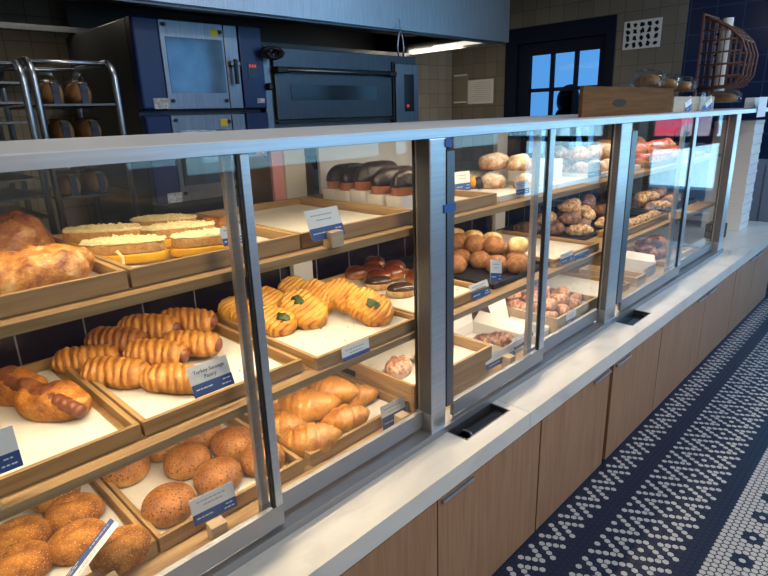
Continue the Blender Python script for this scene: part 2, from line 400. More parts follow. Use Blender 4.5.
def slot(x0, x1, y0, y1, label, holder):
    t = thing('tissue_slot', label, 'tissue dispenser', ((x0 + x1) / 2, (y0 + y1) / 2, .4665), group='slots sunk in the worktop')
    hx, hy = (x1 - x0) / 2, (y1 - y0) / 2; m = MB()
    th = .004
    m.box(-hx, hx, -hy, hy, 0, .004); m.box(-hx, -hx + th, -hy, hy, 0, .0585); m.box(hx - th, hx, -hy, hy, 0, .0585)
    m.box(-hx, hx, -hy, -hy + th, 0, .0585); m.box(-hx, hx, hy - th, hy, 0, .0585)
    build('bin', m, M['alu_dark'], t)
    if holder:
        m = MB()
        def fn(u, v):
            ang = pi * (.02 + .96 * v)
            return (-hx * .55 + u * hx * 1.5, -cos(ang) * hy * .85, .012 + sin(ang) * .035)
        m.grid(2, 14, fn); build('holder', m, M['black'], t, smooth=True)
        m = MB(); m.tube([(-hx * .55, -hy * .8, .03), (-hx * .55, -hy * .3, .05), (-hx * .55, hy * .3, .05), (-hx * .55, hy * .8, .03)], .004, 8)
        build('front_bar', m, M['alu_dark'], t)
    else:
        bx('grille', (-hx + th, hx - th, -hy + th, hy - th, .034, .038), M['oven_dark'], t)
slot(1.176, 1.409, -.101, -.025, 'black tissue slot sunk in the worktop beside the nearer post, with a curved holder', True)
slot(2.384, 2.599, -.105, -.023, 'black rectangular slot sunk in the worktop further along, beside the second post', False)

# ------------------------------------------------------------------ display case
ZT, ZM, ZB = 1.146, .842, .540      # shelf tops: upper, middle, deck
case = thing('display_case', 'long glass fronted pastry display case with aluminium posts, oak shelves and sliding panes', 'display case', (2.1, .3, .525))
def cp(name, dims, mat, bev=0, lab=None, parent=None):
    x0, x1, y0, y1, z0, z1 = dims
    o = bx(name, (x0 - 2.1, x1 - 2.1, y0 - .3, y1 - .3, z0 - .525, z1 - .525), mat, parent or case, bev)
    if lab: o['label'] = lab
    return o
XB = [-.06, 1.150, 2.345, 4.03]
cp('top_panel', (-.3, 5.3, -.019, .92, 1.384, 1.4045), M['paint_grey'], 0, 'flat grey top of the case')
cp('top_rail', (-.3, 5.3, -.022, -.0195, 1.381, 1.4025), M['alu'])
cp('head_track', (-.3, 5.3, -.0192, .05, 1.380, 1.3838), M['alu_dark'])
cp('deck', (-.1, 4.04, .025, .68, .526, ZB), M['oak'])
cp('sill', (-.1, 4.05, -.030, .03, .5255, .547), M['alu_frame'])
for i, (x0, x1, y1) in enumerate([(-.12, -.03, .05), (1.112, 1.178, .036), (2.281, 2.385, .016), (3.945, 4.035, .030)]):
    cp('post', (x0, x1, -.022, y1, .527, 1.38), M['alu'], .003)
    if i:
        cp('gasket', (x0 - .003, x0, y1 - .007, y1, .606, 1.379), M['black'])
        cp('channel', (x0 - .0015, x0, -.020, y1 - .014, .606, 1.379), M['channel'])
for (x0, x1) in [(1.180, 1.219), (2.387, 2.450)]:
    m = MB(); o = [(x0, -.024), (x1 - .008, -.024), (x1, -.016), (x1, .010), (x0, .010)]
    m.prism([(x - 2.1, y - .3) for x, y in o], .605 - .525, 1.345 - .525)
    m.add([(x - 2.1, y - .3, 1.345 - .525) for x, y in o] + [((x0 + .004) - 2.1, .01 - .3, 1.372 - .525)], [(i, (i + 1) % 5, 5) for i in range(5)])
    build('edge_pull', m, M['alu_dark'], case)['label'] = 'tall grey edge pull with a pointed top'
cp('tape', (1.172, 1.200, -.0245, -.0145, 1.356, 1.377), M['tape'], 0, 'small blue tape square near the top of the first post')
cp('tape', (1.166, 1.216, -.0255, -.0148, 1.186, 1.208), M['tape'], 0, 'blue tape strip round the first post')
for i in range(3):
    x0, x1 = XB[i] + .03, XB[i + 1] - .03
    for z in (ZT, ZM):
        cp('shelf', (XB[i] + .005, XB[i + 1] - .005, .05, .655, z - .020, z), M['oak'], .001)
    for z in (ZT, ZM, 1.384):
        cp('light_bar', (x0 + .02, x1 - .02, .140, .170, z - (.027 if z < 1.3 else .008), z - (.0205 if z < 1.3 else .0005)), M['white_paint'])
# sliding panes: the left one of every bay runs in front of the right one
MX = [(.590, .552), (1.758, 1.692), (3.235, 3.12)]
for i in range(3):
    l, r = [(-.03, 1.111), (1.220, 2.279), (2.455, 3.943)][i]
    xm, xr = MX[i]
    for (x0, x1, y, key) in ((l, xm, -.012, 'front'), (xr, r, .018, 'rear')):
        dd = cp('sliding_door', (x0, x1, y - .007, y + .007, .556, .606), M['alu_frame'])
        loc = (0, 0, 0)
        if key == 'front':
            st = [(x1 - (.019, .032, .045)[i], x1)]
        else:
            st = [(x0, x0 + (.020, .030, .04)[i])]
        for s0, s1 in st:
            cp('stile', (s0, s1, y - .007, y + .007, .606, 1.379), M['alu'], .001, parent=dd).parent = dd
        if key == 'rear':
            pass
        else:
            g1 = st[0][0]; cp('gasket', (g1 - .006, g1, y - .005, y + .006, .606, 1.379), M['black'], parent=dd)
        cp('glass_pane', (x0 + .002, x1 - .002, y - .002, y + .002, .606, 1.379), M['glass'], parent=dd)
# back of the case
cp('tiled_back', (-.1, 4.04, .672, .70, ZB, 1.125), M['tile_dark'], 0, 'dark glossy tiled back panel')
for (x0, x1) in [(1.150, 1.236), (2.432, 2.522), (3.95, 4.03)]:
    cp('back_post', (x0, x1, .645, .67, ZB, 1.384), M['white_paint'], .002)
cp('pink_strip', (1.104, 1.149, .655, .668, ZT, 1.384), M['pink'], 0, 'pale pink edge strip of the back door')
cp('white_panel', (1.312, 1.90, .66, .672, ZT, 1.384), M['white_board'], 0, 'white board closing the back behind the babkas')
cp('back_glass', (-.1, 1.104, .668, .672, 1.125, 1.384), M['glass'])
cp('back_glass', (2.53, 3.94, .668, .672, 1.125, 1.384), M['glass'])
cp('end_panel', (4.036, 4.046, .05, .70, .55, 1.384), M['glass'])

# ------------------------------------------------------------------ trays, paper, cards
def tray(x0, x1, y0, y1, z, h, label, mats=('oak', 'oak_y'), slots=False, name='wooden_tray', group='oak trays in the display case'):
    cx, cy = (x0 + x1) / 2, (y0 + y1) / 2; hx, hy = (x1 - x0) / 2, (y1 - y0) / 2; t_ = .011
    t = thing(name, label, 'tray', (cx, cy, z + .0006), group=group)
    bx('tray_floor', (-hx + t_, hx - t_, -hy + t_, hy - t_, .001, .007), M[mats[0]], t)
    bx('front_wall', (-hx, hx, -hy, -hy + t_, 0, h), M[mats[0]], t, .001)
    bx('back_wall', (-hx, hx, hy - t_, hy, 0, h), M[mats[0]], t, .001)
    for s in (-1, 1):
        sd = bx('side_wall', ((-hx, -hx + t_) if s < 0 else (hx - t_, hx)) + (-hy + t_, hy - t_, 0, h), M[mats[1]], t, .001)
        if slots and s < 0:
            bx('hand_slot', (-hx - .0012, -hx + .004, .02, .115, h * .42, h * .64), M['stem_dark'], sd)
    return t

def sheet(x0, x1, y0, y1, z, label, seed=0, crumbs=None, group='paper sheets lining the trays'):
    cx, cy = (x0 + x1) / 2, (y0 + y1) / 2; rnd = random.Random(seed)
    def fn(u, v):
        x = (u - .5) * (x1 - x0); y = (v - .5) * (y1 - y0)
        e = min(u, 1 - u, v, 1 - v)
        zz = .0008 + .0012 * (mn.noise(Vector((x * 14 + seed, y * 14, seed))) + 1) + (.006 * max(0, .06 - e) / .06)
        return (x * (.985 + .012 * mn.noise(Vector((seed, y * 9, 0)))), y, zz)
    o = build('parchment_sheet', MB().grid(18, 18, fn), M['paper'], smooth=True, loc=(cx, cy, z))
    tag(o, label, 'paper', group)
    if crumbs:
        m = MB()
        for _ in range(crumbs):
            x, y, r = rnd.uniform(-.4, .4) * (x1 - x0), rnd.uniform(-.48, .1) * (y1 - y0), rnd.uniform(.0012, .0034)
            m.add([(x + r * cos(q * 2.1 + r * 900) * rnd.uniform(.6, 1.6), y + r * sin(q * 2.1), .006) for q in range(3)] + [(x, y, .006 + r)], [(0, 1, 3), (1, 2, 3), (2, 0, 3)])
        c = build('crumbs', m, M['crumb'], o); c['kind'] = 'stuff'
    return o

def text_mesh(txt, size, mat):
    cu = DATA.curves.new('letters', 'FONT'); cu.body = txt; cu.size = size; cu.align_x = 'CENTER'; cu.extrude = .0002
    o = DATA.objects.new('letters', cu); COL.objects.link(o)
    bpy.context.view_layer.update()
    me = DATA.meshes.new_from_object(o.evaluated_get(bpy.context.evaluated_depsgraph_get()))
    DATA.objects.remove(o); me.materials.clear(); me.materials.append(mat)
    return me

def lines_mesh(rows, mat):
    m = MB()
    for (x0, x1, z) in rows:
        x = x0
        rnd = random.Random(int(abs(x0 * 1e5) + z * 1e5))
        while x < x1 - .003:
            w_ = min(rnd.uniform(.004, .010), x1 - x); m.box(x, x + w_, -.0010, -.0004, z - .0013, z + .0013); x += w_ + .0022
    return m

def card(x, y, z, label, w=.10, h=.066, lean=-18, yaw=0, lines=None, block=None, band=.40, blabel=None, roll=0, group='price cards', rot=None):
    """x,y,z: foot of the card; it leans back by `lean` degrees"""
    t = thing('price_card', label, 'price card', (x, y, z), rot or (radians(lean), radians(roll), radians(yaw)), group)
    bx('card_sheet', (-w / 2, w / 2, -.0004, .0004, 0, h), M['card'], t)
    bx('blue_band', (-w / 2, w / 2, -.0008, -.0004, 0, h * band), M['card_blue'], t)
    if lines:
        for txt, size, zz in lines:
            me = text_mesh(txt, size, M['ink'])
            link('lettering', me, t, (0, -.0009, zz), (pi / 2, 0, 0))
    else:
        build('lettering', lines_mesh([(-w * .36, w * .30, h * .80), (-w * .22, w * .24, h * .64)], None), M['ink_grey'], t)
    build('fine_print', lines_mesh([(-w * .42, -w * .02, h * .22), (w * .25, w * .43, h * .28), (w * .20, w * .43, h * .13)], None), M['white_ink'], t, loc=(0, -.0004, 0))
    if block:
        bxx, by, bz = block
        o = bx('card_block', (-.019, .019, -.016, .016, 0, .038), M['oak_pale'], None, .002, loc=(bxx, by, bz), rot=(0, 0, radians(yaw)))
        tag(o, blabel, 'card holder', 'wooden card blocks')
    return t

PT = ZT + .0075; PM = ZM + .0075; PB = ZB + .0075    # paper level in the trays
COLX = [(-.045, .352), (.358, .753), (.778, 1.168), (1.174, 1.568)]
HT = .036
tray(COLX[0][0], .376, .09, .60, ZT, HT, 'oak tray under the ham pastries, at the left end of the top shelf')
tray(.382, .774, .09, .60, ZT, HT, 'oak tray under the cheese sandwiches on the top shelf')
tray(.779, 1.170, .09, .60, ZT, HT, 'empty oak tray on the top shelf between the sandwiches and the babkas')
tray(1.176, 1.590, .09, .60, ZT, HT, 'oak tray under the chocolate babkas on the top shelf')
for k, (x0, x1) in enumerate(COLX):
    yo = -.025 if k == 2 else 0
    if k == 3: x1 = 1.54
    tray(x0, x1, .09 + yo, .60 + yo, ZM, .031, ['oak tray under the sausage bread pieces on the middle shelf', 'oak tray under the pile of sausage rolls on the middle shelf',
          'oak tray under the braided spinach pastries on the middle shelf', 'oak tray under the glazed buns and chocolate eclairs on the middle shelf'][k])
for k, (x0, x1) in enumerate(COLX[:3]):
    tray(x0, x1, .12, .62, ZB, .037, ['oak tray under the oval sugared brioches at bottom left', 'oak tray under the round seeded buns on the bottom deck',
          'oak tray under the salt croissants on the bottom deck'][k])
tray(1.174, 1.60, .10, .60, ZB, .092, 'tall oak tray with a dark hand slot, beside the salt croissants on the bottom deck', slots=True)
shp = dict(group='paper sheets lining the trays')
sheet(-.03, .362, .105, .58, PT, 'paper sheet under the ham pastries on the top shelf', 1)
sheet(.394, .762, .105, .585, PT, 'white paper sheet under the cheese sandwiches', 2)
sheet(.791, 1.150, .11, .585, PT, 'bare paper sheet lying in the empty tray on the top shelf', 3)
sheet(1.19, 1.575, .105, .585, PT, 'paper sheet under the chocolate babkas', 4)
sheet(-.03, .325, .105, .56, PM, 'paper sheet under the sausage bread pieces', 5)
sheet(.372, .725, .105, .57, PM, 'paper sheet under the sausage rolls, with a burnt crumb', 6, 5)
sheet(.795, 1.155, .072, .56, PM + .004, 'paper sheet strewn with dark crumbs under the braided spinach pastries', 7, 26)
sheet(1.19, 1.52, .105, .585, PM, 'paper sheet under the glazed buns and eclairs', 8, 6)
sheet(-.03, .335, .14, .60, PB, 'paper sheet under the oval sugared brioches', 9)
sheet(.372, .725, .14, .60, PB, 'paper sheet under the round seeded buns', 10, 12)
sheet(.795, 1.150, .14, .60, PB, 'paper sheet under the salt croissants', 11)
sheet(1.19, 1.585, .115, .585, PB + .042, 'speckled paper sheet in the tall oak tray with a hand slot', 12, 10)

card(.512, .078, .887, 'price card reading Turkey Sausage Pastry, leaning in the sausage roll tray', .094, .066, -22, 0, [('Turkey Sausage', .0115, .047), ('Pastry', .0115, .034)])
card(.100, .080, .889, 'price card reading Sausage, at the left end of the middle shelf', .10, .074, -8, 0, [('Sausage', .017, .050)], block=(.085, .068, .8425), blabel='wooden block holding the Sausage price card')
card(.832, .052, 1.168, 'price card leaning on a block before the empty top shelf tray', .105, .072, -20, 3, block=(.842, .030 + .02, 1.1465), blabel='wooden block before the empty tray on the top shelf')
card(.611, .10, 1.187, 'small price card behind the mullion, in front of the cheese sandwiches', .055, .04, -14)
card(.482, .092, .577, 'price card on a block in front of the seeded buns', .105, .062, -12, -4, block=(.470, .073, .5405), blabel='wooden block in front of the seeded buns')
card(.899, .052, .822, 'price card with a wide navy band, hung on the front of the braided pastry tray', .096, .058, -4, 0, band=.52)
card(1.083, .098, .543, 'price card with a torn corner in front of the salt croissants', .10, .074, -8, -2, block=(1.095, .080, .5405), blabel='dark wooden block in front of the salt croissants', band=.5)
bx_ax = Vector((.79, .0, .61)); cn = Vector((.228, .118, .632)); dv = (cn - Vector((0, -.95, 1.44))).normalized()
bx_ax = (bx_ax - dv * bx_ax.dot(dv) * .8).normalized(); sd = bx_ax.cross(dv).normalized()      # tipped over so that it shows its narrow side
bz = (-dv * .95 - sd * .30); bz = (bz - bx_ax * bz.dot(bx_ax)).normalized(); bx_ax = -bx_ax
by = bz.cross(bx_ax)
card(*(cn - bz * .034), 'price card tipped over and seen nearly edge-on above the sugared brioches', .13, .068, band=.5, rot=Matrix(((bx_ax.x, by.x, bz.x), (bx_ax.y, by.y, bz.y), (bx_ax.z, by.z, bz.z))).to_euler(),
     block=(.238, .085, .5405), blabel='pale wooden block before the sugared brioches')

# ------------------------------------------------------------------ baked goods shapes
def nz(p, s, seed): return mn.noise(Vector((p[0] * s + seed * 7.3, p[1] * s - seed * 3.1, p[2] * s + seed)))

def blob(a, b, c, seed=0, flat=.55, amp=.05, ns=12, nu=30, nv=18, pw=1., extra=None):
    """flat bottomed, slightly lumpy dome; base at z = 0"""
    def fn(u, v):
        th = 2 * pi * u; ph = pi * (v - .5)
        cx_, sx_ = cos(ph), sin(ph)
        r = cx_ ** pw if cx_ > 0 else 0
        p = [a * r * cos(th), b * r * sin(th), c * sx_]
        if p[2] < -flat * c: p[2] = -flat * c
        n = nz(p, ns, seed) * amp
        k = 1 + n
        p = [p[0] * k, p[1] * k, p[2] * (1 + n * .7)]
        if extra: p = extra(p, th, ph)
        return (p[0], p[1], max(p[2], -flat * c) + flat * c)
    return MB().grid(nu, nv, fn, wrap=True)

def croissant_mb(L=.16, R=.036, bend=.25, ridges=5, seed=0, flat=.6, squash=.9, ends=.55):
    nu, nv = 46, 20
    def fn(u, v):
        t = 2 * u - 1; th = 2 * pi * v
        prof = max(0., 1 - abs(t) ** 2.0) ** ends
        s = (t * ridges * .5 + .5) ; fr = abs(s - math.floor(s + .5)) * 2
        g = 1 - .13 * (1 - fr) ** 4
        r = R * prof * g * (1 + .08 * nz((t * 3, cos(th), sin(th)), 1.4, seed))
        x = t * L / 2; y = bend * L * (t * t - .3) + r * cos(th) * 1.05
        z = r * sin(th) * squash
        z = max(z, -flat * R * squash)
        return (x, y, z + flat * R * squash)
    return MB().grid(nu, nv, fn)

def roll_mb(L=.165, R=.033, seed=0, bands=7):
    nu, nv = 84, 30
    def fn(u, v):
        t = 2 * u - 1; th = 2 * pi * v
        prof = 1 - .42 * abs(t) ** 7 - .10 * t * t
        wob = .55 * mn.noise(Vector((t * 2.2, seed * 3.7, cos(th))))
        s = t * bands * .5 + .80 * cos(th) + .6 * wob
        q = s - math.floor(s); w_ = min(1, min(q / .60, (1 - q) / .40) * 1.9)
        top = max(0, min(1, sin(th) * 2 + .7)); w_ = 1 - (1 - w_) * top
        r = R * prof * (.80 + .20 * w_) * (1 + .09 * nz((t * 3, cos(th), sin(th)), 1.5, seed))
        z = max(r * sin(th) * .90, -.62 * R)
        bk = .12 + .80 * math.exp(-((q - .52) / .24) ** 2) * (.75 + .6 * mn.noise(Vector((t * 4, th, seed))))
        return (t * L / 2, r * cos(th) * 1.14, z + .62 * R, bk)
    return MB().grid(nu, nv, fn)

def ends_roll(L, R):
    """the sausage showing in the open ends of a roll"""
    m = MB()
    pts = [(-L * .5 - .004, 0, .62 * R), (-L * .5, 0, .62 * R), (-L * .3, 0, .62 * R), (L * .3, 0, .62 * R), (L * .5, 0, .62 * R), (L * .5 + .006, 0, .62 * R), (L * .5 + .009, 0, .62 * R)]
    return m.tube(pts, [R * .2, R * .36, R * .44, R * .44, R * .44, R * .36, R * .15], 14)

def braid_mb(L=.150, W=.105, H=.050, seed=0, ribs=9):
    nu, nv = 110, 36
    def fn(u, v):
        t = 2 * u - 1; th = 2 * pi * v
        c_, s_ = cos(th), sin(th)
        px = (abs(c_) ** .75) * (1 if c_ > 0 else -1); pz = (abs(s_) ** .85) * (1 if s_ > 0 else -1)
        prof = (1 - abs(t) ** 4 * .72)
        wob = .5 * mn.noise(Vector((t * 2, c_ * 2, seed * 2.3)))
        q = t * ribs * .5 + px * px * .7 + .5 * wob; q -= math.floor(q); rib = min(1, min(q, 1 - q) * 3.2)
        k = 1 - .26 * (1 - rib) * (1 if s_ > -.2 else 0)
        y = W / 2 * px * prof * (1 + .10 * nz((t * 3, c_, s_), 1.3, seed)) * (1 - .05 * (1 - rib))
        z = H * .66 * pz * (.35 + .65 * prof) * k * (1 + .1 * nz((t * 4, c_ * 2, 5), 1.3, seed))
        z = max(z, -.25 * H)
        n_ = mn.noise(Vector((t * 1.6, c_ * 1.5, seed)))
        bk = .08 + .85 * math.exp(-((q - .30) / .22) ** 2) * max(.2, min(1.1, .75 + 1.2 * n_)) + max(0, .5 * n_)
        return (t * L / 2, y, z + .25 * H, bk)
    return MB().grid(nu, nv, fn)

def cap_ends(m, nu, nv):
    n = nv + 1
    m.f.append(tuple(range(n - 1))); m.mi.append(0); m.f.append(tuple(nu * n + k for k in range(n - 2, -1, -1))); m.mi.append(0)
    return m

def oval_slab(a, b, z0, z1, seed, amp=.04, rnd=.25, crown=0., pw=.8, nz_top=0., nv=12):
    """thick oval slice with rounded rim"""
    nu = 40 if nv < 20 else 90
    def fn(u, v):
        th = 2 * pi * u; c_, s_ = cos(th), sin(th)
        ex = a * abs(c_) ** pw * (1 if c_ > 0 else -1); ey = b * abs(s_) ** pw * (1 if s_ > 0 else -1)
        k = 1 + amp * nz((c_ * 2, s_ * 2, seed), 1.6, seed)
        if v < .25: rr, zz = v / .25, z0
        elif v < .75:
            q = (v - .25) / .5; rr, zz = 1 + rnd * .12 * sin(pi * q), z0 + (z1 - z0) * q
        else: rr, zz = (1 - v) / .25, z1 + crown * (1 - rr_sq((1 - v) / .25))
        if v >= .7 and nz_top: zz += nz_top * abs(nz((ex * rr * 110, ey * rr * 110, seed), 1, seed)) - .001
        return (ex * rr * k, ey * rr * k, zz)
    return MB().grid(nu, nv, fn, wrap=True)
def rr_sq(r): return r * r

MESH = {}
def cached(key, fn, mats, smooth=True):
    if key not in MESH: MESH[key] = fn().mesh(key[0] if isinstance(key, tuple) else key, mats, smooth)
    return MESH[key]

def put(name, me, loc, yaw, label, cat, group, tilt=(0, 0), scale=1.):
    o = link(name, me, None, loc, (radians(tilt[0]), radians(tilt[1]), radians(yaw)), scale)
    return tag(o, label, cat, group)

# --- bottom left: oval sugared brioches
def brioche(k):
    def crease(p, th, ph):
        g = math.exp(-((p[1] / .010) ** 2)) * max(0, sin(ph)) * max(0, 1 - (p[0] / .045) ** 2)
        return [p[0], p[1], p[2] - .007 * g]
    return cached(('brioche', k), lambda: blob(.062, .051, .041, k, .55, .06, 14, 36, 22, .8, crease), [M['brioche']])
G = 'sugared brioches at bottom left'
for i, (x, y, yaw, dz, lab) in enumerate([
    (.150, .355, -18, 0, 'oval sugared brioche at the back left of its tray, cut by the photo edge'),
    (.262, .352, -24, 0, 'oval sugared brioche at the back right of its tray, below the shelf edge'),
    (.128, .262, -14, 0, 'oval sugared brioche at the front left corner of the photo'),
    (.236, .245, -12, 0, 'oval sugared brioche in the middle of its tray, just left of the edge-on price card'),
    (.290, .150, 4, .0, 'oval sugared brioche with a split top, right of the edge-on price card'),
    (.250, .475, -20, 0, 'sugared brioche mostly hidden under the middle shelf, furthest back')]):
    put('brioche_bun', brioche(i % 3), (x, y, PB + .005 + dz), yaw, lab, 'bun', G)

# --- bottom: round seeded buns
def seeded(k): return cached(('seeded', k), lambda: blob(.062, .060, .040, 20 + k, .62, .05, 10, 36, 22, .72), [M['sesame']])
G = 'seeded buns on the bottom deck'
for i, (x, y, yaw, s, lab) in enumerate([
    (.425, .212, 10, 1.0, 'dark seeded bun at the front left of its tray, left of the price card'),
    (.540, .345, 60, 1.0, 'seeded bun with a pale side in the middle row of its tray'),
    (.560, .222, 0, .98, 'seeded bun right behind the price card on a block'),
    (.668, .325, 120, 1.0, 'large seeded bun touching the mullion, at the back right of its tray'),
    (.682, .205, 200, .98, 'seeded bun behind the mullion at the front right of its tray'),
    (.415, .435, 40, .98, 'seeded bun cut by the middle shelf edge at the back left, showing a pale underside'),
    (.630, .445, 300, .98, 'seeded bun peeping out under the shelf edge, furthest back on the right'),
    (.530, .470, 300, .96, 'seeded bun mostly hidden by the shelf edge behind the middle row')]):
    put('seeded_bun', seeded(i % 3), (x, y, PB + .005), yaw, lab, 'bun', G, (0, 0), s)

# --- bottom: salt croissants
def croi(k): return cached(('croissant', k), lambda: croissant_mb(.180, .053, [.10, .16, .06][k], 5, 30 + k, .6, .85, .75), [M['croissant']])
G = 'salt croissants on the bottom deck'
for i, (x, y, z, yaw, tilt, s, lab) in enumerate([
    (.826, .178, 0, -36, (0, 0), 1.0, 'salt croissant lying in front of the pile, nearest the tray front'),
    (.905, .285, .035, -42, (0, 4), 1.05, 'long salt croissant lying on top of the pile at the left'),
    (.968, .190, .004, -24, (0, 0), .88, 'salt croissant at the right of the front row, near the torn price card'),
    (1.020, .315, .030, -70, (0, 0), 1.02, 'crosswise salt croissant with a pale speckled crown at the top of the pile'),
    (1.085, .275, .004, -50, (0, 0), .85, 'salt croissant at the right of the pile, against the tall tray'),
    (.830, .300, 0, -40, (0, 0), .95, 'salt croissant underneath the long one, at the left of the pile by the mullion'),
    (.900, .410, .012, -30, (0, 0), 1.0, 'salt croissant at the back left of the pile under the shelf edge'),
    (1.02, .43, .010, -30, (0, 0), .95, 'salt croissant furthest back in the pile under the shelf edge')]):
    put('salt_croissant', croi(i % 3), (x, y, PB + .004 + z), yaw, lab, 'croissant', G, tilt, s)

# --- middle: sausage rolls
def sroll(x, y, z, yaw, s, lab, dark=False, k=0, tilt=0):
    t = thing('sausage_roll', lab, 'sausage roll', (x, y, z), (0, radians(tilt), radians(yaw)), 'sausage rolls on the middle shelf')
    t.scale = (s, s, s)
    link('dough_wrap', cached(('roll', k, dark), lambda: roll_mb(.160, .038, 40 + k, 8), [M['roll_dark' if dark else 'roll']]), t)
    link('sausage', cached(('rollend',), lambda: ends_roll(.156, .039), [M['sausage']]), t)
for i, a_ in enumerate([
    (.395, .500, 0, -44, 1.0, 'sausage roll at the left of the back row, next to the tray wall'),
    (.412, .360, 0, -62, 1.05, 'sausage roll at the front left, longest one in view'),
    (.490, .225, 0, -56, .98, 'sausage roll in front, partly behind the Turkey Sausage Pastry card'),
    (.478, .520, .018, -62, 1.04, 'dark brown sausage roll lying across the back of the pile', True),
    (.517, .375, .010, -62, 1.03, 'sausage roll in the middle of the pile with its pale open end to the viewer'),
    (.575, .545, .020, -58, 1.06, 'sausage roll at the back with pale golden bands, right of the dark one'),
    (.604, .365, .012, -58, 1.0, 'sausage roll at the right of the middle row above the price card'),
    (.672, .510, .022, -58, 1.03, 'sausage roll furthest right at the back, with a wide open end')]):
    x, y, z, yaw, s, lab = a_[:6]
    sroll(x, y, PM + .004 + z, yaw, s, lab, len(a_) > 6, i % 3)

# --- middle left: sausage bread pieces
def sbread(x, y, z, yaw, s, lab, k):
    t = thing('sausage_bread', lab, 'pastry', (x, y, z), (0, 0, radians(yaw)), 'sausage breads on the middle shelf'); t.scale = (s, s, s)
    def lump(p, th, ph):
        g = sin(p[0] * 75 + k) * .006 * max(0, sin(ph) + .3)
        return [p[0], p[1], p[2] + g]
    link('bread', cached(('sbread', k), lambda: blob(.085, .050, .036, 50 + k, .6, .22, 18, 48, 28, .6, lump), [M['bread_crust']]), t)
    link('dark_top', cached(('sbtop', k), lambda: blob(.060, .026, .020, 55 + k, .2, .40, 26, 40, 20, .7, lump), [M['dark_crust']]), t, (-.015, .006, .040), (0, .12, .1))
    m = MB(); n = 30
    pts = [(.0 + .105 * q / n, -.018 - .006 * q / n, .052 - .028 * (q / n) ** 1.3) for q in range(n + 1)]
    rad = [(.0155 if 1 < q < n - 1 else (.013 if 0 < q < n else .006)) * (.84 if q % 5 == 0 else 1) for q in range(n + 1)]
    m.tube(pts, rad, 14)
    link('sausage', cached(('sbsaus', k), lambda: m, [M['sausage']]), t)
sbread(.262, .320, PM + .003, -62, 1.0, 'split sausage bread in front, with a grooved brown sausage tip sticking out', 0)
sbread(.222, .474, PM + .003, -60, .98, 'sausage bread behind the one with the grooved tip, dark on top', 1)
sbread(.110, .385, PM + .003, -60, .9, 'sausage bread cut off by the left photo edge', 2)

# --- middle: braided spinach pastries, leaning on each other
def braid(x, y, z, yaw, tx, ty, s, lab, k, spin):
    t = thing('braided_pastry', lab, 'pastry', (x, y, z), (0, 0, 0), 'braided spinach pastries'); t.scale = (s, s, s)
    t.rotation_euler = (Matrix.Rotation(radians(yaw), 3, 'Z') @ Matrix.Rotation(radians(ty), 3, 'Y') @ Matrix.Rotation(radians(tx), 3, 'X')).to_euler()
    link('crust', cached(('braid', k), lambda: cap_ends(braid_mb(.150, .105, .052, 60 + k), 110, 36), [M['braid']]), t)
    if spin is not None:
        link('spinach', cached(('spin', k % 2), lambda: blob(.021, .015, .010, 3 + k, .3, .5, 120, 22, 12), [M['spinach']]), t, (spin, .0, .0400))
Z0 = PM + .006
for k, a_ in enumerate([
    (.832, .500, .020, -80, 12, 8, .92, 'braided pastry at the far left of its row, against the tray wall', 0, None),
    (.850, .350, .016, -76, 12, 8, .98, 'braided pastry crossed by the mullion, with a spinach spot low on its end', 1, .042),
    (.915, .460, .034, -88, 20, 10, .95, 'braided pastry tucked behind the ones with spinach spots, left of centre', 2, None),
    (.950, .330, .030, -84, 24, 18, 1.06, 'braided pastry in the middle front, with a spinach spot near its upper end', 0, -.018),
    (1.035, .475, .036, -92, 26, 14, .95, 'braided pastry furthest back, with a rounded brown crown', 1, None),
    (1.045, .375, .040, -92, 44, 18, .92, 'deep brown braided pastry beside the pale one near the right of the row', 2, None),
    (1.085, .300, .046, -84, 34, 16, .95, 'pale yellow braided pastry standing behind the rightmost one', 0, None),
    (1.088, .195, .032, -78, 30, 20, 1.02, 'rightmost braided pastry, with cheese and a spinach spot', 1, .014)]):
    x, y, dz, yaw, tx, ty, s, lab, kk, sp = a_
    braid(x, y, Z0 + dz, yaw, tx, ty, s, lab, kk, sp)

# --- middle right of the first bay: glazed buns and eclairs
gl = lambda k: cached(('glazed', k), lambda: blob(.046, .042, .030, 70 + k, .5, .05, 14, 28, 16, .8), [M['glazed']])
G = 'glazed buns behind the eclairs'
for i, (x, y, z, lab) in enumerate([
    (1.385, .575, 0, 'glazed bun with a pale side, at the left end of the glazed row'),
    (1.455, .555, .0, 'glazed bun second in the row, behind the left eclair'),
    (1.500, .590, .012, 'glazed bun at the very back of the tray'),
    (1.385, .455, .006, 'shiny glazed bun directly behind the left eclair'),
    (1.440, .440, .010, 'shiny glazed bun between the two eclairs, further back'),
    (1.500, .480, .012, 'shiny glazed bun at the right by the post'),
    (1.490, .360, .0, 'glazed bun with a pale streak, half behind the post')]):
    put('glazed_bun', gl(i % 3), (x, y, PM + .004 + z), 40 * i, lab, 'bun', G)
def eclair(x, y, lab):
    t = thing('chocolate_eclair', lab, 'eclair', (x, y, PM + .004), (0, 0, radians(-38)), 'chocolate eclairs')
    link('pastry', cached(('ecl',), lambda: blob(.052, .030, .028, 80, .5, .04, 12, 28, 16, .7), [M['donut_cut']]), t)
    link('chocolate_glaze', cached(('eclg',), lambda: blob(.050, .0305, .021, 81, .05, .03, 12, 28, 16, .7), [M['icing_choc']]), t, (0, 0, .0225))
eclair(1.335, .405, 'chocolate glazed eclair on the left, in front of the shiny buns')
eclair(1.325, .285, 'chocolate glazed eclair on the right, nearest the post')

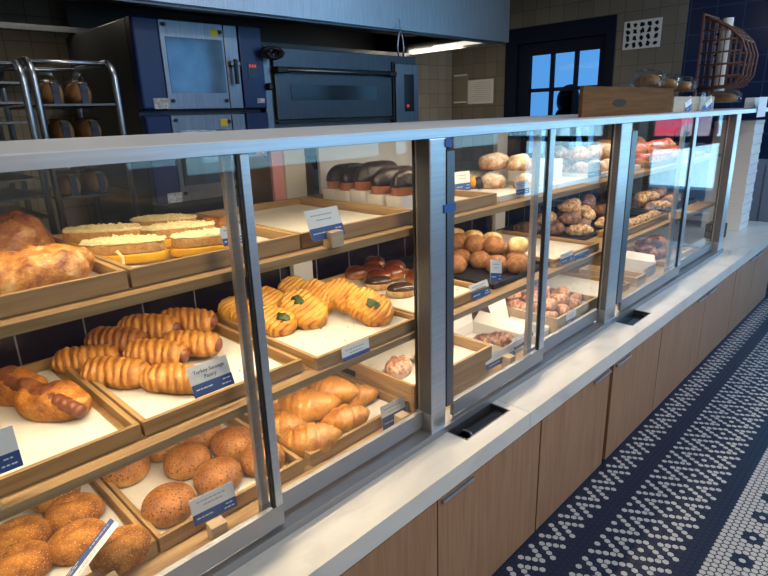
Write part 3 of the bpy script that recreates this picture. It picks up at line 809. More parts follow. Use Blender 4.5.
# --- top: cheese sandwiches
def sandwich(x, y, yaw, s, lab, k):
    t = thing('cheese_sandwich', lab, 'sandwich', (x, y, PT + .004), (0, 0, radians(yaw)), 'toasted cheese sandwiches'); t.scale = (s, s * .66, s * 1.08)
    link('bread_slice', cached(('sl0', k), lambda: oval_slab(.083, .045, .0, .012, 90 + k), [M['toast']]), t)
    link('cheese_filling', cached(('fil', k), lambda: oval_slab(.087, .052, .004, .0205, 94 + k, .14), [M['egg']]), t)
    link('bread_slice', cached(('sl1', k), lambda: oval_slab(.084, .046, .0215, .041, 98 + k), [M['toast']]), t)
    link('grated_cheese', cached(('chs', k), lambda: oval_slab(.083, .045, .0405, .0445, 99 + k, .14, .3, .005, .8, .010, 64), [M['cheese']]), t)
for k, a_ in enumerate([
    (.440, .262, -38, 1.0, 'cheese sandwich in front on the left, a shred of cheese hanging down its side'),
    (.462, .430, -42, 1.05, 'cheese sandwich at the back left of the tray, behind the front one'),
    (.632, .478, -38, .95, 'cheese sandwich furthest back in the tray'),
    (.596, .330, -30, .98, 'cheese sandwich in the middle of the tray, second row'),
    (.600, .185, -26, .95, 'cheese sandwich at the front right, next to the mullion')]):
    sandwich(*a_, k % 3)
t = tag(build('cheese_shred', MB().tube([(.405, .205, PT + .043), (.412, .196, PT + .030), (.408, .186, PT + .016), (.385, .190, PT + .006), (.36 + .04, .180, PT + .0055)], .0035, 8), M['cheese'], smooth=True), 'pale shred of cheese trailing off the front left sandwich onto the paper', 'cheese')
put('fried_roll', cached(('fried',), lambda: croissant_mb(.15, .026, .06, 4, 101, .6, .9, .3), [M['bread_crust']]), (.735, .44, PT + .004), -38, 'brown fried roll behind the sandwiches, by the mullion', 'roll', None)

# --- top left: ham and egg pastries
def flaky(k, a, b, c): 
    def lump(p, th, ph): 
        g = (.008 * mn.noise(Vector((p[0] * 42, p[1] * 42, k))) + .005 * abs(mn.noise(Vector((p[0] * 95, p[1] * 95, k + 4))))) * max(0, .4 + sin(ph))
        return [p[0], p[1], p[2] + g]
    return lambda: blob(a, b, c, 110 + k, .55, .22, 22, 80, 48, .75, lump)
put('round_pastry', cached(('rp',), flaky(0, .072, .066, .060), [M['purple_top']]), (.300, .500, PT + .004), 20, 'tall round pastry with a purple-brown crackled top, at the back left of the top shelf', 'pastry', 'ham pastries on the top shelf')
fp = thing('ham_pastry', 'flaky pastry with chunks of ham and egg, at the front of the top left tray', 'pastry', (.262, .215, PT + .004), (0, 0, radians(-34)), 'ham pastries on the top shelf')
link('crust', cached(('fp',), flaky(1, .105, .068, .042), [M['ham_pastry']]), fp)
link('egg_chunk', cached(('eggc',), lambda: blob(.020, .018, .017, 5, .4, .2, 40), [M['donut_cut']]), fp, (.028, -.022, .040))
link('egg_chunk', cached(('eggc2',), lambda: blob(.022, .015, .013, 8, .4, .3, 40), [M['ham_pastry']]), fp, (-.03, -.012, .046))
link('spinach', cached(('spn',), lambda: blob(.014, .004, .004, 9, .3, .4, 80), [M['spinach']]), fp, (-.012, .02, .055))
fp = thing('ham_pastry', 'orange-brown flaky pastry cut by the left photo edge, before the tall round one', 'pastry', (.130, .350, PT + .004), (0, 0, radians(20)), 'ham pastries on the top shelf')
link('crust', cached(('fp2',), flaky(2, .09, .066, .050), [M['bread_crust']]), fp)
link('egg_chunk', MESH[('eggc2',)], fp, (.02, -.02, .058))

# --- top: chocolate babkas in paper pans
def babka(x, y, lab, k):
    t = thing('chocolate_babka', lab, 'cake', (x, y, PT + .003), (0, 0, radians(-6 + 2 * k)), 'chocolate babkas in paper pans'); t.scale = (1.02, 1.12, 1.32 + .14 * (k == 2))
    m = MB(); hx, hy = .098, .034
    def rect(sx, sy, z, n=8):
        o = []
        for (cx_, cy_, a0) in ((1, 1, 0), (-1, 1, 90), (-1, -1, 180), (1, -1, 270)):
            for q in range(n + 1):
                a_ = radians(a0 + 90 * q / n); o.append((cx_ * (sx - .016) + .016 * cos(a_), cy_ * (sy - .016) + .016 * sin(a_), z))
        return o
    lo, hi = rect(hx - .004, hy - .003, 0), rect(hx, hy, .042); n = len(lo)
    m.add(lo + hi, [tuple(range(n))[::-1]] + [(i, (i + 1) % n, n + (i + 1) % n, n + i) for i in range(n)])
    link('paper_pan', cached(('pan',), lambda: m, [M['carton']], False), t)
    link('loaf', cached(('bloaf',), lambda: blob(.095, .034, .048, 120, .3, .05, 14, 34, 20, .45), [M['babka']]), t, (0, 0, .030))
    link('chocolate_topping', cached(('btop', k % 2), lambda: blob(.096, .0365, .038, 124 + k, .0, .07, 55, 70, 30, .50), [M['choc']]), t, (0, 0, .060))
for k, (x, y, lab) in enumerate([(1.300, .150 + .04, 'chocolate babka nearest the glass, its paper pan fully in view'),
    (1.296, .272, 'chocolate babka second from the glass, behind the front one'),
    (1.300, .352, 'chocolate babka in the middle of the row, rising highest'),
    (1.304, .430, 'chocolate babka fourth from the glass, with crumbly topping'),
    (1.312, .508, 'chocolate babka furthest from the glass, dripping at its left end')]):
    babka(x, y, lab, k)
# --- tall tray: two knobbly buns
put('crumble_bun', cached(('crb',), flaky(4, .055, .045, .034), [M['pinkish']]), (1.265, .255, PB + .046), 10, 'rosy knobbly bun lying on the paper of the tall oak tray', 'bun', 'buns in the tall oak tray')
put('crumble_bun', cached(('crb',), flaky(4, .055, .045, .034), [M['pinkish']]), (1.40, .235, PB + .046), 80, 'rosy knobbly bun half hidden by the post, in the tall oak tray', 'bun', 'buns in the tall oak tray')

# ================================================================== second and third bay
tray(1.62, 2.005, .10, .60, ZT, .020, 'white low tray under the sugar dusted cakes on the top shelf of the second bay', ('carton', 'carton'), name='white_tray', group='white low trays on the top shelf')
tray(2.03, 2.385, .10, .60, ZT, .020, 'white low tray beside the pale carton on the top shelf of the second bay', ('carton', 'carton'), name='white_tray', group='white low trays on the top shelf')
tray(2.42, 2.90, .12, .62, ZT, .020, 'white low tray under the heap of dusted buns near the second post', ('carton', 'carton'), name='white_tray', group='white low trays on the top shelf')
dust = lambda k: cached(('dust', k), lambda: blob(.054, .045, .037, 130 + k, .5, .30, 24, 52, 32, .75), [M['powder']])
G = 'sugar dusted cakes on the top shelf of the second bay'
for i, (x, y, z, s, lab) in enumerate([
    (1.885, .300, .0, 1.0, 'dusted cake in the lower layer on the left, with a rosy crown'),
    (1.935, .185, .0, 1.0, 'dusted cake in the lower layer on the right, next to the mullion'),
    (1.950, .420, .0, 1.0, 'dusted cake at the back of the lower layer, between the others'),
    (1.945, .345, .066, 1.12, 'large dusted cake on top of the heap at the left'),
    (1.960, .235, .066, 1.05, 'large dusted cake on top of the heap at the right, by the mullion')]):
    put('dusted_cake', dust(i % 3), (x, y, ZT + .008 + z), 50 * i, lab, 'cake', G, (0, 0), s)
t = thing('filled_bun', 'bun with orange cream and a dark chocolate piece, left end of the second bay', 'bun', (1.83, .375, ZT + .008), (0, 0, .3))
link('dough', cached(('fb',), lambda: blob(.050, .042, .034, 140, .5, .12, 16), [M['powder']]), t)
link('chocolate_piece', cached(('fbc',), lambda: blob(.030, .024, .024, 141, .5, .1, 16, 20, 12), [M['choc']]), t, (.0, -.035, .008))
link('orange_cream', cached(('fbo',), lambda: blob(.020, .018, .026, 142, .5, .1, 16, 18, 12), [M['egg']]), t, (-.036, -.02, .012))
bx_ = tag(bx('cake_carton', (-.075, .075, -.09, .09, 0, .085), M['carton'], None, .002, loc=(2.20, .30, ZT + .008), rot=(0, 0, .1)), 'pale carton standing behind the mullion on the top shelf of the second bay', 'box')
G = 'dusted buns heaped near the second post'
lab = 'sugar dusted bun in the heap near the second post, top shelf'
for i, (x, y, z) in enumerate([(2.47, .215, 0), (2.58, .20, 0), (2.70, .19, 0), (2.82, .20, 0), (2.50, .33, 0), (2.62, .32, .0), (2.74, .31, 0), (2.52, .26, .064), (2.64, .255, .064), (2.76, .25, .064), (2.60, .40, .06), (2.74, .42, .0)]):
    put('dusted_bun', dust(i % 3), (x, y, ZT + .008 + z), 70 * i, lab, 'bun', G)

# donuts on a black sheet pan
def pan(x0, x1, y0, y1, z, label, h=.018):
    m = MB(); th = .003
    m.box(x0, x1, y0, y1, 0, .004); m.box(x0, x0 + th, y0, y1, .004, h); m.box(x1 - th, x1, y0, y1, .004, h); m.box(x0, x1, y0, y0 + th, .004, h); m.box(x0, x1, y1 - th, y1, .004, h)
    return tag(build('sheet_pan', m, M['black'], loc=(0, 0, z)), label, 'baking tray', 'black sheet pans on the middle shelf')
pan(1.60, 1.985, .10, .62, ZM + .001, 'black sheet pan under the sugared doughnuts')
pan(2.42, 3.25, .20, .63, ZM + .001, 'black sheet pan under the cocoa almond croissants')
ring = lambda k: cached(('donut', k), lambda: blob(.041, .041, .036, 150 + k, .72, .05, 16, 26, 16, .9), [M['donut']])
cut = lambda k: cached(('dcut', k), lambda: blob(.050, .042, .034, 155 + k, .62, .05, 16, 26, 16, .8), [M['donut_cut']])
G = 'cinnamon sugar doughnuts heaped on the black pan'
DZ = ZM + .006
for i, (x, y, z, lab) in enumerate([
    (1.690, .335, 0, 'cinnamon sugar doughnut at the left of the front row, behind the post'),
    (1.790, .385, 0, 'cinnamon sugar doughnut second from the left in the front row'),
    (1.810, .305, 0, 'cinnamon sugar doughnut in the middle of the front row'),
    (1.790, .215, 0, 'cinnamon sugar doughnut just behind the small tilted card'),
    (1.835, .145, 0, 'cinnamon sugar doughnut at the right end of the front row, nearest the glass'),
    (1.905, .195, 0, 'cinnamon sugar doughnut behind the one at the right end'),
    (1.835, .430, .052, 'cinnamon sugar doughnut on the left of the upper layer'),
    (1.845, .355, .052, 'cinnamon sugar doughnut second in the upper layer'),
    (1.865, .275, .054, 'large cinnamon sugar doughnut third in the upper layer'),
    (1.90, .46, .0, 'cinnamon sugar doughnut buried at the back of the heap'),
    (1.92, .37, .0, 'cinnamon sugar doughnut buried in the middle of the heap'),
    (1.93, .285, .0, 'cinnamon sugar doughnut buried near the right of the heap')]):
    put('sugar_doughnut', ring(i % 3), (x, y, DZ + z), 50 * i, lab, 'doughnut', G, (0, 0), 1.06)
for i, (x, y, z, lab) in enumerate([
    (1.925, .520, .058, 'pale topped doughnut at the back left of the heap'),
    (1.935, .430, .058, 'pale topped doughnut second from the left along the back'),
    (1.935, .335, .060, 'pale yellow doughnut in the middle of the back row'),
    (1.925, .205, .058, 'pale split doughnut at the right end of the heap, by the mullion')]):
    put('pale_doughnut', cut(i % 2), (x, y, DZ + z), 25 * i - 40, lab, 'doughnut', 'pale topped doughnuts along the back', (0, 0), 1.0)

# middle shelf, rest of the second bay
tray(1.995, 2.385, .075, .18 + .40, ZM, .031, 'oak tray with bare paper on the middle shelf, right part of the second bay', group='oak trays in the display case')
sheet(2.01, 2.37, .09, .56, PM, 'bare paper sheet behind the pair of blue cards, middle shelf', 21, 4)
coc = lambda k: cached(('cocoa', k), lambda: croissant_mb(.14, .034, [.1, .2][k % 2], 4, 160 + k, .6, 1.0), [M['cocoa' if k < 2 else 'almond']])
G = 'cocoa almond croissants heaped on the middle shelf'
lab = 'cocoa almond croissant in the heap behind the mullion, middle shelf of the second bay'
rnd = random.Random(3)
k = 0
for lay, pts in enumerate([[(2.50, .50), (2.56, .38), (2.60, .27), (2.66, .44), (2.72, .32), (2.76, .50), (2.82, .38), (2.86, .26), (2.92, .46), (3.02, .34), (2.98, .55)],
                           [(2.60, .45), (2.66, .35), (2.76, .42), (2.80, .33), (2.90, .40), (2.98, .30), (3.04, .46)], [(2.74, .40), (2.86, .44), (2.98, .42)]]):
    for (x, y) in pts:
        put('almond_croissant', coc(k % 4), (x, y, DZ + .042 * lay), rnd.uniform(-80, 40), lab, 'croissant', G, (rnd.uniform(-8, 8) * (lay > 0), rnd.uniform(-8, 8) * (lay > 0)), rnd.uniform(.9, 1.1)); k += 1

# deck of the second bay: cartons, rosy croissants, caramelised buns
def carton(x, y, sx, sy, h, label, flap=True, yaw=0):
    t = thing('open_carton', label, 'box', (x, y, ZB + .001), (0, 0, radians(yaw)), 'open white cartons on the deck')
    m = MB(); th = .0015
    m.box(-sx, sx, -sy, sy, 0, th); m.box(-sx, sx, -sy, -sy + th, th, h); m.box(-sx, sx, sy - th, sy, th, h); m.box(-sx, -sx + th, -sy, sy, th, h); m.box(sx - th, sx, -sy, sy, th, h)
    build('walls', m, M['carton'], t)
    if flap:
        m = MB(); m.add([(-sx, sy, h), (sx, sy, h), (sx + .012, sy + .035, h + sy * 1.0), (-sx - .012, sy + .035, h + sy * 1.0)], [(0, 1, 2, 3)])
        f = build('lid', m, M['carton'], t); so = f.modifiers.new('t', 'SOLIDIFY'); so.thickness = .0015
        m = MB(); m.add([(sx, -sy, h), (sx, sy, h), (sx + .05, sy, h + .035), (sx + .05, -sy + .03, h + .030)], [(0, 1, 2, 3)])
        f = build('side_flap', m, M['carton'], t); so = f.modifiers.new('t', 'SOLIDIFY'); so.thickness = .0015
    return t
carton(1.768, .235, .078, .125, .050, 'larger open white carton holding two caramelised buns, flap raised behind')
carton(1.955, .190, .055, .095, .034, 'smaller open white carton with dark chocolate pieces, behind the paired cards')
cb = lambda k: cached(('carb', k), lambda: croissant_mb(.125, .040, .05, 6, 170 + k, .6, .95, .6), [M['caramel']])
put('caramel_bun', cb(0), (1.738, .215, ZB + .004), -70, 'caramelised bun on the left in the open carton', 'bun', 'caramelised buns in the open carton')
put('caramel_bun', cb(1), (1.793, .185, ZB + .004), -62, 'caramelised bun on the right in the open carton, touching its front wall', 'bun', 'caramelised buns in the open carton')
put('chocolate_piece', cached(('fbc2',), lambda: blob(.036, .03, .018, 143, .5, .15, 16, 20, 12), [M['choc']]), (1.945, .16, ZB + .004), 10, 'dark chocolate piece inside the smaller open carton', 'chocolate', None)
tray(2.02, 2.40, .065, .56, ZB, .080, 'pale tall tray heaped with rosy twisted croissants, on the deck of the second bay', ('oak_pale', 'oak_pale'), group='tall trays on the deck')
sheet(2.04, 2.385, .08, .54, ZB + .046, 'paper sheet under the rosy twisted croissants', 23)
ro = lambda k: cached(('rosy', k), lambda: croissant_mb(.095, .026, [.15, .25, .05][k], 6, 180 + k, .6, 1.0), [M['pinkish']])
G = 'rosy twisted croissants in the pale tall tray'
lab = 'small rosy twisted croissant in the heap in the pale tall tray'
k = 0
for lay, pts in enumerate([[(2.07, .13), (2.12, .21), (2.09, .30), (2.17, .12), (2.20, .20), (2.17, .30), (2.27, .13), (2.28, .22), (2.26, .32), (2.35, .15), (2.35, .25), (2.34, .35), (2.1, .40), (2.2, .42)],
                           [(2.12, .15), (2.15, .25), (2.22, .16), (2.24, .27), (2.31, .19), (2.31, .29), (2.14, .35), (2.25, .37)]]):
    for (x, y) in pts:
        put('rosy_croissant', ro(k % 3), (x, y, ZB + .052 + .03 * lay), rnd.uniform(-90, 60), lab, 'croissant', G, (rnd.uniform(-8, 8) * (lay > 0), rnd.uniform(-10, 10) * (lay > 0)), rnd.uniform(.9, 1.1)); k += 1
cs = lambda k: cached(('carc', k), lambda: croissant_mb(.12, .034, .18, 6, 190 + k, .6, 1.0), [M['caramel']])
for i, (x, y, z, yaw, lab) in enumerate([(1.70, .47, 0, -50, 'dark caramel croissant at the left of the row behind the cartons'), (1.78, .46, 0, -70, 'dark caramel croissant second in the row behind the cartons'),
    (1.86, .44, 0, -60, 'dark caramel croissant third in the row behind the cartons'), (1.94, .42, 0, -75, 'dark caramel croissant fourth in the row behind the cartons'), (1.985, .52, 0, -45, 'dark caramel croissant at the right end of the row, by the tall tray'),
    (1.82, .50, .042, -50, 'dark caramel croissant lying on top of the row at the left'), (1.92, .49, .042, -40, 'dark caramel croissant lying on top of the row at the right')]):
    put('caramel_croissant', cs(i % 2), (x, y, ZB + .003 + z), yaw, lab, 'croissant', 'dark caramel croissants behind the cartons', (0, 0), 1.05)
tray(2.44, 2.86, .10, .60, ZB, .034, 'oak tray with crumb strewn paper by the second post, on the deck', group='oak trays in the display case')
sheet(2.455, 2.845, .115, .585, PB, 'paper sheet with dark crumbs by the second post, on the deck', 24, 14)

# third bay
tray(2.95, 3.80, .09, .60, ZT, .026, 'long oak tray under the strawberry topped danishes in the far bay', group='oak trays in the display case')
tray(2.62, 3.30, .09, .19, ZM + .0, .03, 'narrow oak tray at the front of the middle shelf by the second post', group='oak trays in the display case')
dn = lambda k: cached(('dan', k), lambda: blob(.060, .052, .030, 200 + k, .5, .10, 16, 28, 16, .8), [M['danish']])
pk = lambda k: cached(('pki', k), lambda: blob(.048, .040, .030, 205 + k, .1, .25, 22, 26, 14, .8), [M['pink_icing']])
lab = 'strawberry topped danish in the heap on the top shelf of the far bay'
k = 0
for lay, pts in enumerate([[(3.02, .16), (3.03, .29), (3.14, .15), (3.15, .27), (3.27, .15), (3.28, .28), (3.40, .16), (3.41, .29), (3.53, .17), (3.54, .30), (3.66, .20)], [(3.10, .22), (3.22, .21), (3.34, .22), (3.46, .23), (3.60, .25)]]):
    for (x, y) in pts:
        t = thing('strawberry_danish', lab, 'danish', (x, y, PT + .002 + .045 * lay), (0, 0, radians(40 * k)), 'strawberry danishes in the far bay')
        link('dough', dn(k % 2), t); link('strawberry_topping', pk(k % 2), t, (0, 0, .026)); k += 1
for i, (x, y, lab) in enumerate([(3.12, .42, 'tan domed bun at the left behind the strawberry danishes'), (3.34, .42, 'tan domed bun in the middle behind the strawberry danishes'), (3.56, .42, 'tan domed bun at the right behind the strawberry danishes')]):
    put('domed_bun', cached(('dome',), lambda: blob(.085, .075, .075, 210, .6, .05, 12, 28, 18, .8), [M['toast']]), (x, y, PT + .002), 0, lab, 'bun', 'tan domed buns in the far bay')
pan(3.32, 4.02, .15, .62, ZM + .001, 'black sheet pan under the brown croissants of the far bay, middle shelf')
lab = 'brown almond croissant heaped on the far pan of the middle shelf'
k = 0
for lay, pts in enumerate([[(3.42, .24), (3.42, .40), (3.54, .22), (3.55, .38), (3.66, .24), (3.68, .40), (3.80, .25), (3.82, .40), (3.94, .28), (3.95, .44)], [(3.48, .32), (3.60, .32), (3.72, .33), (3.86, .34)]]):
    for (x, y) in pts:
        put('almond_croissant', coc(k % 4), (x, y, DZ + .042 * lay), rnd.uniform(-80, 40), lab, 'croissant', 'brown almond croissants of the far bay', (0, 0), 1.05); k += 1
lab = 'pale almond croissant by the second post, front of the middle shelf'
for i, (x, y) in enumerate([(2.92, .135), (3.06, .140), (3.20, .138)]):
    put('almond_croissant', coc(2 + i % 2), (x, y, ZM + .009), -20 + 15 * i, lab, 'croissant', 'pale almond croissants in the narrow tray', (0, 0), .9)
carton(3.16, .21, .085, .10, .055, 'open white carton on the deck of the far bay', True)
lab = 'brown croissant in the small heap on the deck of the far bay'
for i, (x, y, z) in enumerate([(3.50, .22, 0), (3.60, .30, 0), (3.60, .19, 0), (3.72, .24, 0), (3.70, .34, 0), (3.64, .25, .05)]):
    put('caramel_croissant', cs(i % 2), (x, y, ZB + .020 + z), -60 + 30 * i, lab, 'croissant', 'brown croissants on the deck of the far bay', (0, 0), 1.1)
tray(3.40, 3.85, .10, .46, ZB, .03, 'low pale tray under the brown croissants on the deck of the far bay', ('oak_pale', 'oak_pale'), group='oak trays in the display case')
tray(2.90, 3.02, .08, .40, ZB, .05, 'narrow pale tray on the deck just past the second post', ('oak_pale', 'oak_pale'), group='oak trays in the display case')

# cards of the far bays
card(1.66, .28, ZT + .022, 'price card standing at the left end of the top shelf of the second bay', .075, .070, -6, -10, group='price cards')
card(1.750, .088, 1.160, 'bluish price card in front of the dusted cakes, by the mullion', .085, .045, -10)
card(2.312, .088, 1.166, 'price card in front of the heap of dusted buns, by the second post', .12, .058, -6, 0)
card(1.605, .094, .9025 - .03, 'small tilted price card in front of the sugared doughnuts', .072, .075, -10, 0, roll=14)
card(2.068, .064, .852, 'pale blue price card, the left one of the pair on the middle shelf', .105, .040, -6, band=.5)
card(2.195, .062, .836, 'dark blue price card, the right one of the pair on the middle shelf', .125, .036, -6, band=.8)
card(1.650, .090, .5475, 'price card with faint lines in front of the larger open carton', .18, .052, -14, -2, block=(1.665, .068, .5405), blabel='wooden block in front of the larger open carton')
card(1.828, .108, .556, 'price card half hidden behind another, in front of the smaller open carton', .13, .045, -14)
card(2.135, .060, .570, 'price card on the front of the pale tall tray', .09, .055, -4)
card(1.505, .083, .845, 'price card on the front of the glazed bun tray, past the post', .105, .050, -20, band=.5)
card(2.935, .082, 1.150, 'narrow price card in front of the strawberry danishes', .05, .062, -6)

# ================================================================== on top of the case
def bin_(x0, x1, y0, y1, h, label, mats):
    t = tray(x0, x1, y0, y1, 1.405, h, label, mats, name='oak_bin', group='oak bins on top of the case')
    return t
b1 = tag(bx('oak_board', (-.525, .525, -.008, .008, 0, .122), M['oak_dark'], None, .001, loc=(2.812, .158, 1.405)), 'long dark oak board with a hand hole, standing on edge on top of the case', 'board')
hs = MB(); hs.prism([(-.16 + .075 * cos(q * pi / 8), .055 + .016 * sin(q * pi / 8)) for q in range(16)], 0, .0015)
build('hand_hole', hs, M['stem_dark'], b1, loc=(0, -.0081, 0), rot=(pi / 2, 0, 0))
bin_(3.36, 4.08, .15, .50, .08, 'pale oak bin heaped with bagged breads, on top of the case', ('oak_pale', 'oak_pale'))
bagb = lambda k: cached(('bagb', k), lambda: blob(.145, .050, .040, 220 + k, .5, .12, 12, 30, 16, .7), [M['bread']])
def wrap_fn(k):
    def crinkle(p, th, ph):
        q = .012 * mn.noise(Vector((p[0] * 45, p[1] * 45, p[2] * 45 + k)))
        return [p[0] + q, p[1] + q, p[2] + q * 1.3]
    return lambda: blob(.180, .066, .060, 230 + k, .5, .18, 18, 44, 24, .6, crinkle)
bagw = lambda k: cached(('bagw', k), wrap_fn(k), [M['plastic']], False)
for i, (x, y, z, yaw, lab) in enumerate([
    (3.36, .30, .135, 38, 'bagged brown bread at the left end of the row on top of the case'),
    (3.62, .32, .120, 52, 'bagged bread second in the row on top of the case'),
    (3.90, .31, .112, 40, 'bagged bread third in the row, left of the wicker basket'),
    (4.56, .26, .044, 60, 'bagged bread fourth in the row, just right of the wicker basket'),
    (4.84, .30, .044, 50, 'bagged bread at the far right end of the row')]):
    t = thing('bagged_bread', lab, 'bread', (x, y, 1.405 + z), (0, 0, radians(yaw)), 'bagged breads on top of the case')
    link('bread', bagb(i % 3), t, (0, 0, .004)); link('plastic_bag', bagw(i % 3), t)
for i, (x, w_, lean, roll, lab) in enumerate([(3.60, .10, -8, -14, 'tilted price card at the left in front of the bagged breads'), (3.98, .12, -8, -18, 'tilted price card at the right in front of the bagged breads')]):
    card(x, .142, 1.4065, lab, w_, .075, lean, 0, roll=roll)
t = thing('clear_bag', 'crumpled clear bag with a blue and white print between the two tilted cards', 'bag', (3.80, .135, 1.403))
link('plastic', cached(('clb',), lambda: blob(.045, .012, .055, 250, .9, .3, 26, 24, 16, .7), [M['plastic']], False), t)
bx('print_patch', (-.03, .03, -.0135, -.0125, .006, .03), M['tape'], t)
# wicker basket on its side with a bread roll of paper
t = thing('wicker_basket', 'dark wicker lattice basket standing on its side behind the bagged breads', 'basket', (4.16, .27, 1.4055), (0, 0, -pi / 2))
t.scale = (.66, .9, 1)
m = MB(); 
m.box(-.018, .0, -.02, .02, .0, .57); m.box(-.018, 0, -.02 + .30, .02 + .30, .0, .57); m.box(-.018, 0, .02, .28, .0, .03); m.box(-.018, 0, .02, .28, .54, .57)
build('rim', m, M['wicker'], t, .004, loc=(0, -.05, 0))
m = MB()
prof = [(0, .55), (.10, .52), (.22, .47), (.33, .40), (.38, .32), (.37, .20), (.30, .14), (.0, .13)]
for y in (-.05, .05, .15, .25): m.tube([(x, y, z) for x, z in prof], .010, 6)
def top_at(x):
    for (xa, za), (xb, zb) in zip(prof[:5], prof[1:5]):
        if xa <= x <= xb: return za + (zb - za) * (x - xa) / (xb - xa)
    return .3
for q in range(1, 8):
    x = q * .047
    for y in (-.05, .25): m.tube([(x, y, .14), (x, y, top_at(x))], .006, 6)
    m.tube([(x, -.05, top_at(x)), (x, .25, top_at(x))], .006, 6)
for zz in (.20, .27, .34, .41, .47):
    xe = max([x for x in (.05, .1, .15, .2, .25, .3, .34, .37) if top_at(x) > zz] + [.04])
    for y in (-.05, .25): m.tube([(0, y, zz), (xe, y, zz)], .006, 6)
build('lattice', m, M['wicker'], t, smooth=True)
m = MB(); m.tube([(.0, -.02, .10), (.0, -.02, .53)], .030, 18)
tag(build('paper_roll', m, M['carton'], loc=(4.26, .20, 1.42)), 'white paper roll standing inside the rim of the wicker basket', 'paper roll')
o = tag(bx('folded_sign', (-.11, .11, -.001, .001, 0, .125), M['card'], None, .0, loc=(4.50, -.026, 1.350)), 'blank white sheet hanging from the far end of the top rail', 'sign')
m = MB(); m.box(-.08, .08, -.03, .03, 0, .07); 
tag(build('acrylic_stand', m, M['paint_grey'], None, .006, loc=(4.58, .05, 1.4035)), 'grey stand on the far end of the top rail, above the hanging sheet', 'stand')

# stack of white boxes beyond the end of the case
for k in range(11):
    lab = ['white bakery box %s of the stack beyond the case end' % w for w in ('at the bottom', 'second from the bottom', 'third from the bottom', 'fourth from the bottom', 'fifth from the bottom', 'in the very middle', 'fifth from the top', 'fourth from the top', 'third from the top', 'second from the top', 'on top')][k]
    t = thing('bakery_box', lab, 'box', (4.93, .19, .526 + k * .0722), (0, 0, radians(rnd.uniform(-1, 1))), 'white bakery boxes beyond the case end')
    bx('tray_part', (-.13, .13, -.13, .13, 0, .050), M['carton'], t, .001)
    l = bx('lid', (-.1325, .1325, -.1325, .1325, .0505, .0715), M['carton'], t, .001)
    bx('tab', (-.11, .09, -.1340, -.1326, .0475, .0508), M['ink_grey'], t)
t = thing('wire_holder', 'small black wire holder on the worktop before the stack of white boxes', 'holder', (4.46, .13, .526))
m = MB()
for z in (.006, .055, .10):
    m.tube([(-.06, -.05, z), (.06, -.05, z), (.06, .05, z), (-.06, .05, z), (-.06, -.05, z)], .004, 6)
build('hoops', m, M['black'], t)
m = MB()
for x in (-.06, -.03, 0, .03, .06):
    for y in (-.05, .05): m.tube([(x, y, .004), (x, y, .102)], .003, 6)
build('uprights', m, M['black'], t)
bx('napkins', (-.05, .05, -.04, .04, .002, .06), M['alu_dark'], t)

# ================================================================== kitchen
t = thing('combi_oven', 'tall combi oven with blue side columns and a steel framed glass door', 'oven', (1.645, 2.45, 0))
def kp(name, d, mat, bev=0, parent=None, lab=None, o=(1.645, 2.45, 0)):
    r = bx(name, (d[0] - o[0], d[1] - o[0], d[2] - o[1], d[3] - o[1], d[4] - o[2], d[5] - o[2]), mat, parent or t, bev)
    if lab: r['label'] = lab
    return r
kp('body', (1.275, 2.015, 2.04, 2.90, .15, 1.935), M['oven_side'], .006)
for z0, z1 in ((1.500, 1.94), (1.02, 1.478)):
    kp('side_column', (1.272, 1.412, 1.97, 2.04, z0, z1), M['navy_gloss'], .012)
    dd = kp('oven_door', (1.416, 1.775, 1.985, 2.04, z0 + .002, z1 - .005), M['steel'], .003)
    H = z1 - z0
    kp('door_window', (1.442, 1.762, 1.982, 1.986, z0 + .085, z1 - .085), M['oven_glass'], 0, dd, 'large reflecting glass').location = (0, 0, 0)
    kp('latch_panel', (1.779, 1.862, 1.985, 2.04, z0 + .002, z1 - .005), M['steel'], .003)
    kp('handle', (1.808, 1.826, 1.945, 1.965, z0 + .13, z0 + .26), M['black'], .004)
    kp('handle_mount', (1.79, 1.85, 1.955, 1.986, z0 + .225, z0 + .25), M['steel'], .004)
    kp('control_panel', (1.866, 2.016, 1.975, 2.04, z0, z1), M['navy_gloss'], .006)
    kp('display', (1.905, 1.970, 1.973, 1.976, z0 + .165, z0 + .25), M['oven_dark'])
    for q in range(3): kp('digits', (1.915 + q * .017, 1.926 + q * .017, 1.9722, 1.9735, z0 + .222, z0 + .238), M['led_red'])
    kp('sticker', (1.33, 1.412, 1.9685, 1.9705, z0 + .006, z0 + .058), M['sticker'], 0, None, 'white printed sticker')
    kp('sticker', (1.95, 2.0, 1.9735, 1.9755, z0 + .03, z0 + .055), M['sticker'], 0, None, 'small white sticker')
    kp('warning_sticker', (1.70, 1.745, 1.983, 1.9855, z1 - .07, z1 - .03), M['yellow'], 0, None, 'yellow warning sticker')
    for x, z in ((1.44, z1 - .03), (1.755, z1 - .045), (1.44, z0 + .045), (1.755, z0 + .045)):
        m = MB(); m.tube([(x - 1.645, 1.987 - 2.45, z), (x - 1.645, 1.975 - 2.45, z)], .010, 12); build('bolt', m, M['black'], t)
kp('base', (1.28, 2.01, 2.05, 2.88, 0, .15), M['black'])
t = thing('deck_oven', 'wide steel deck oven with a long handle bar and a narrow dark window', 'oven', (2.73, 2.5, 0))
O2 = (2.73, 2.5, 0)
kp('body', (2.075, 3.405, 2.02, 2.95, .12, 1.845), M['steel_dim'], .005, o=O2)
kp('base', (2.1, 3.38, 2.06, 2.9, 0, .12), M['black'], o=O2)
kp('trim_post', (2.025, 2.075, 2.0, 2.06, .3, 1.80), M['steel'], .003, o=O2)
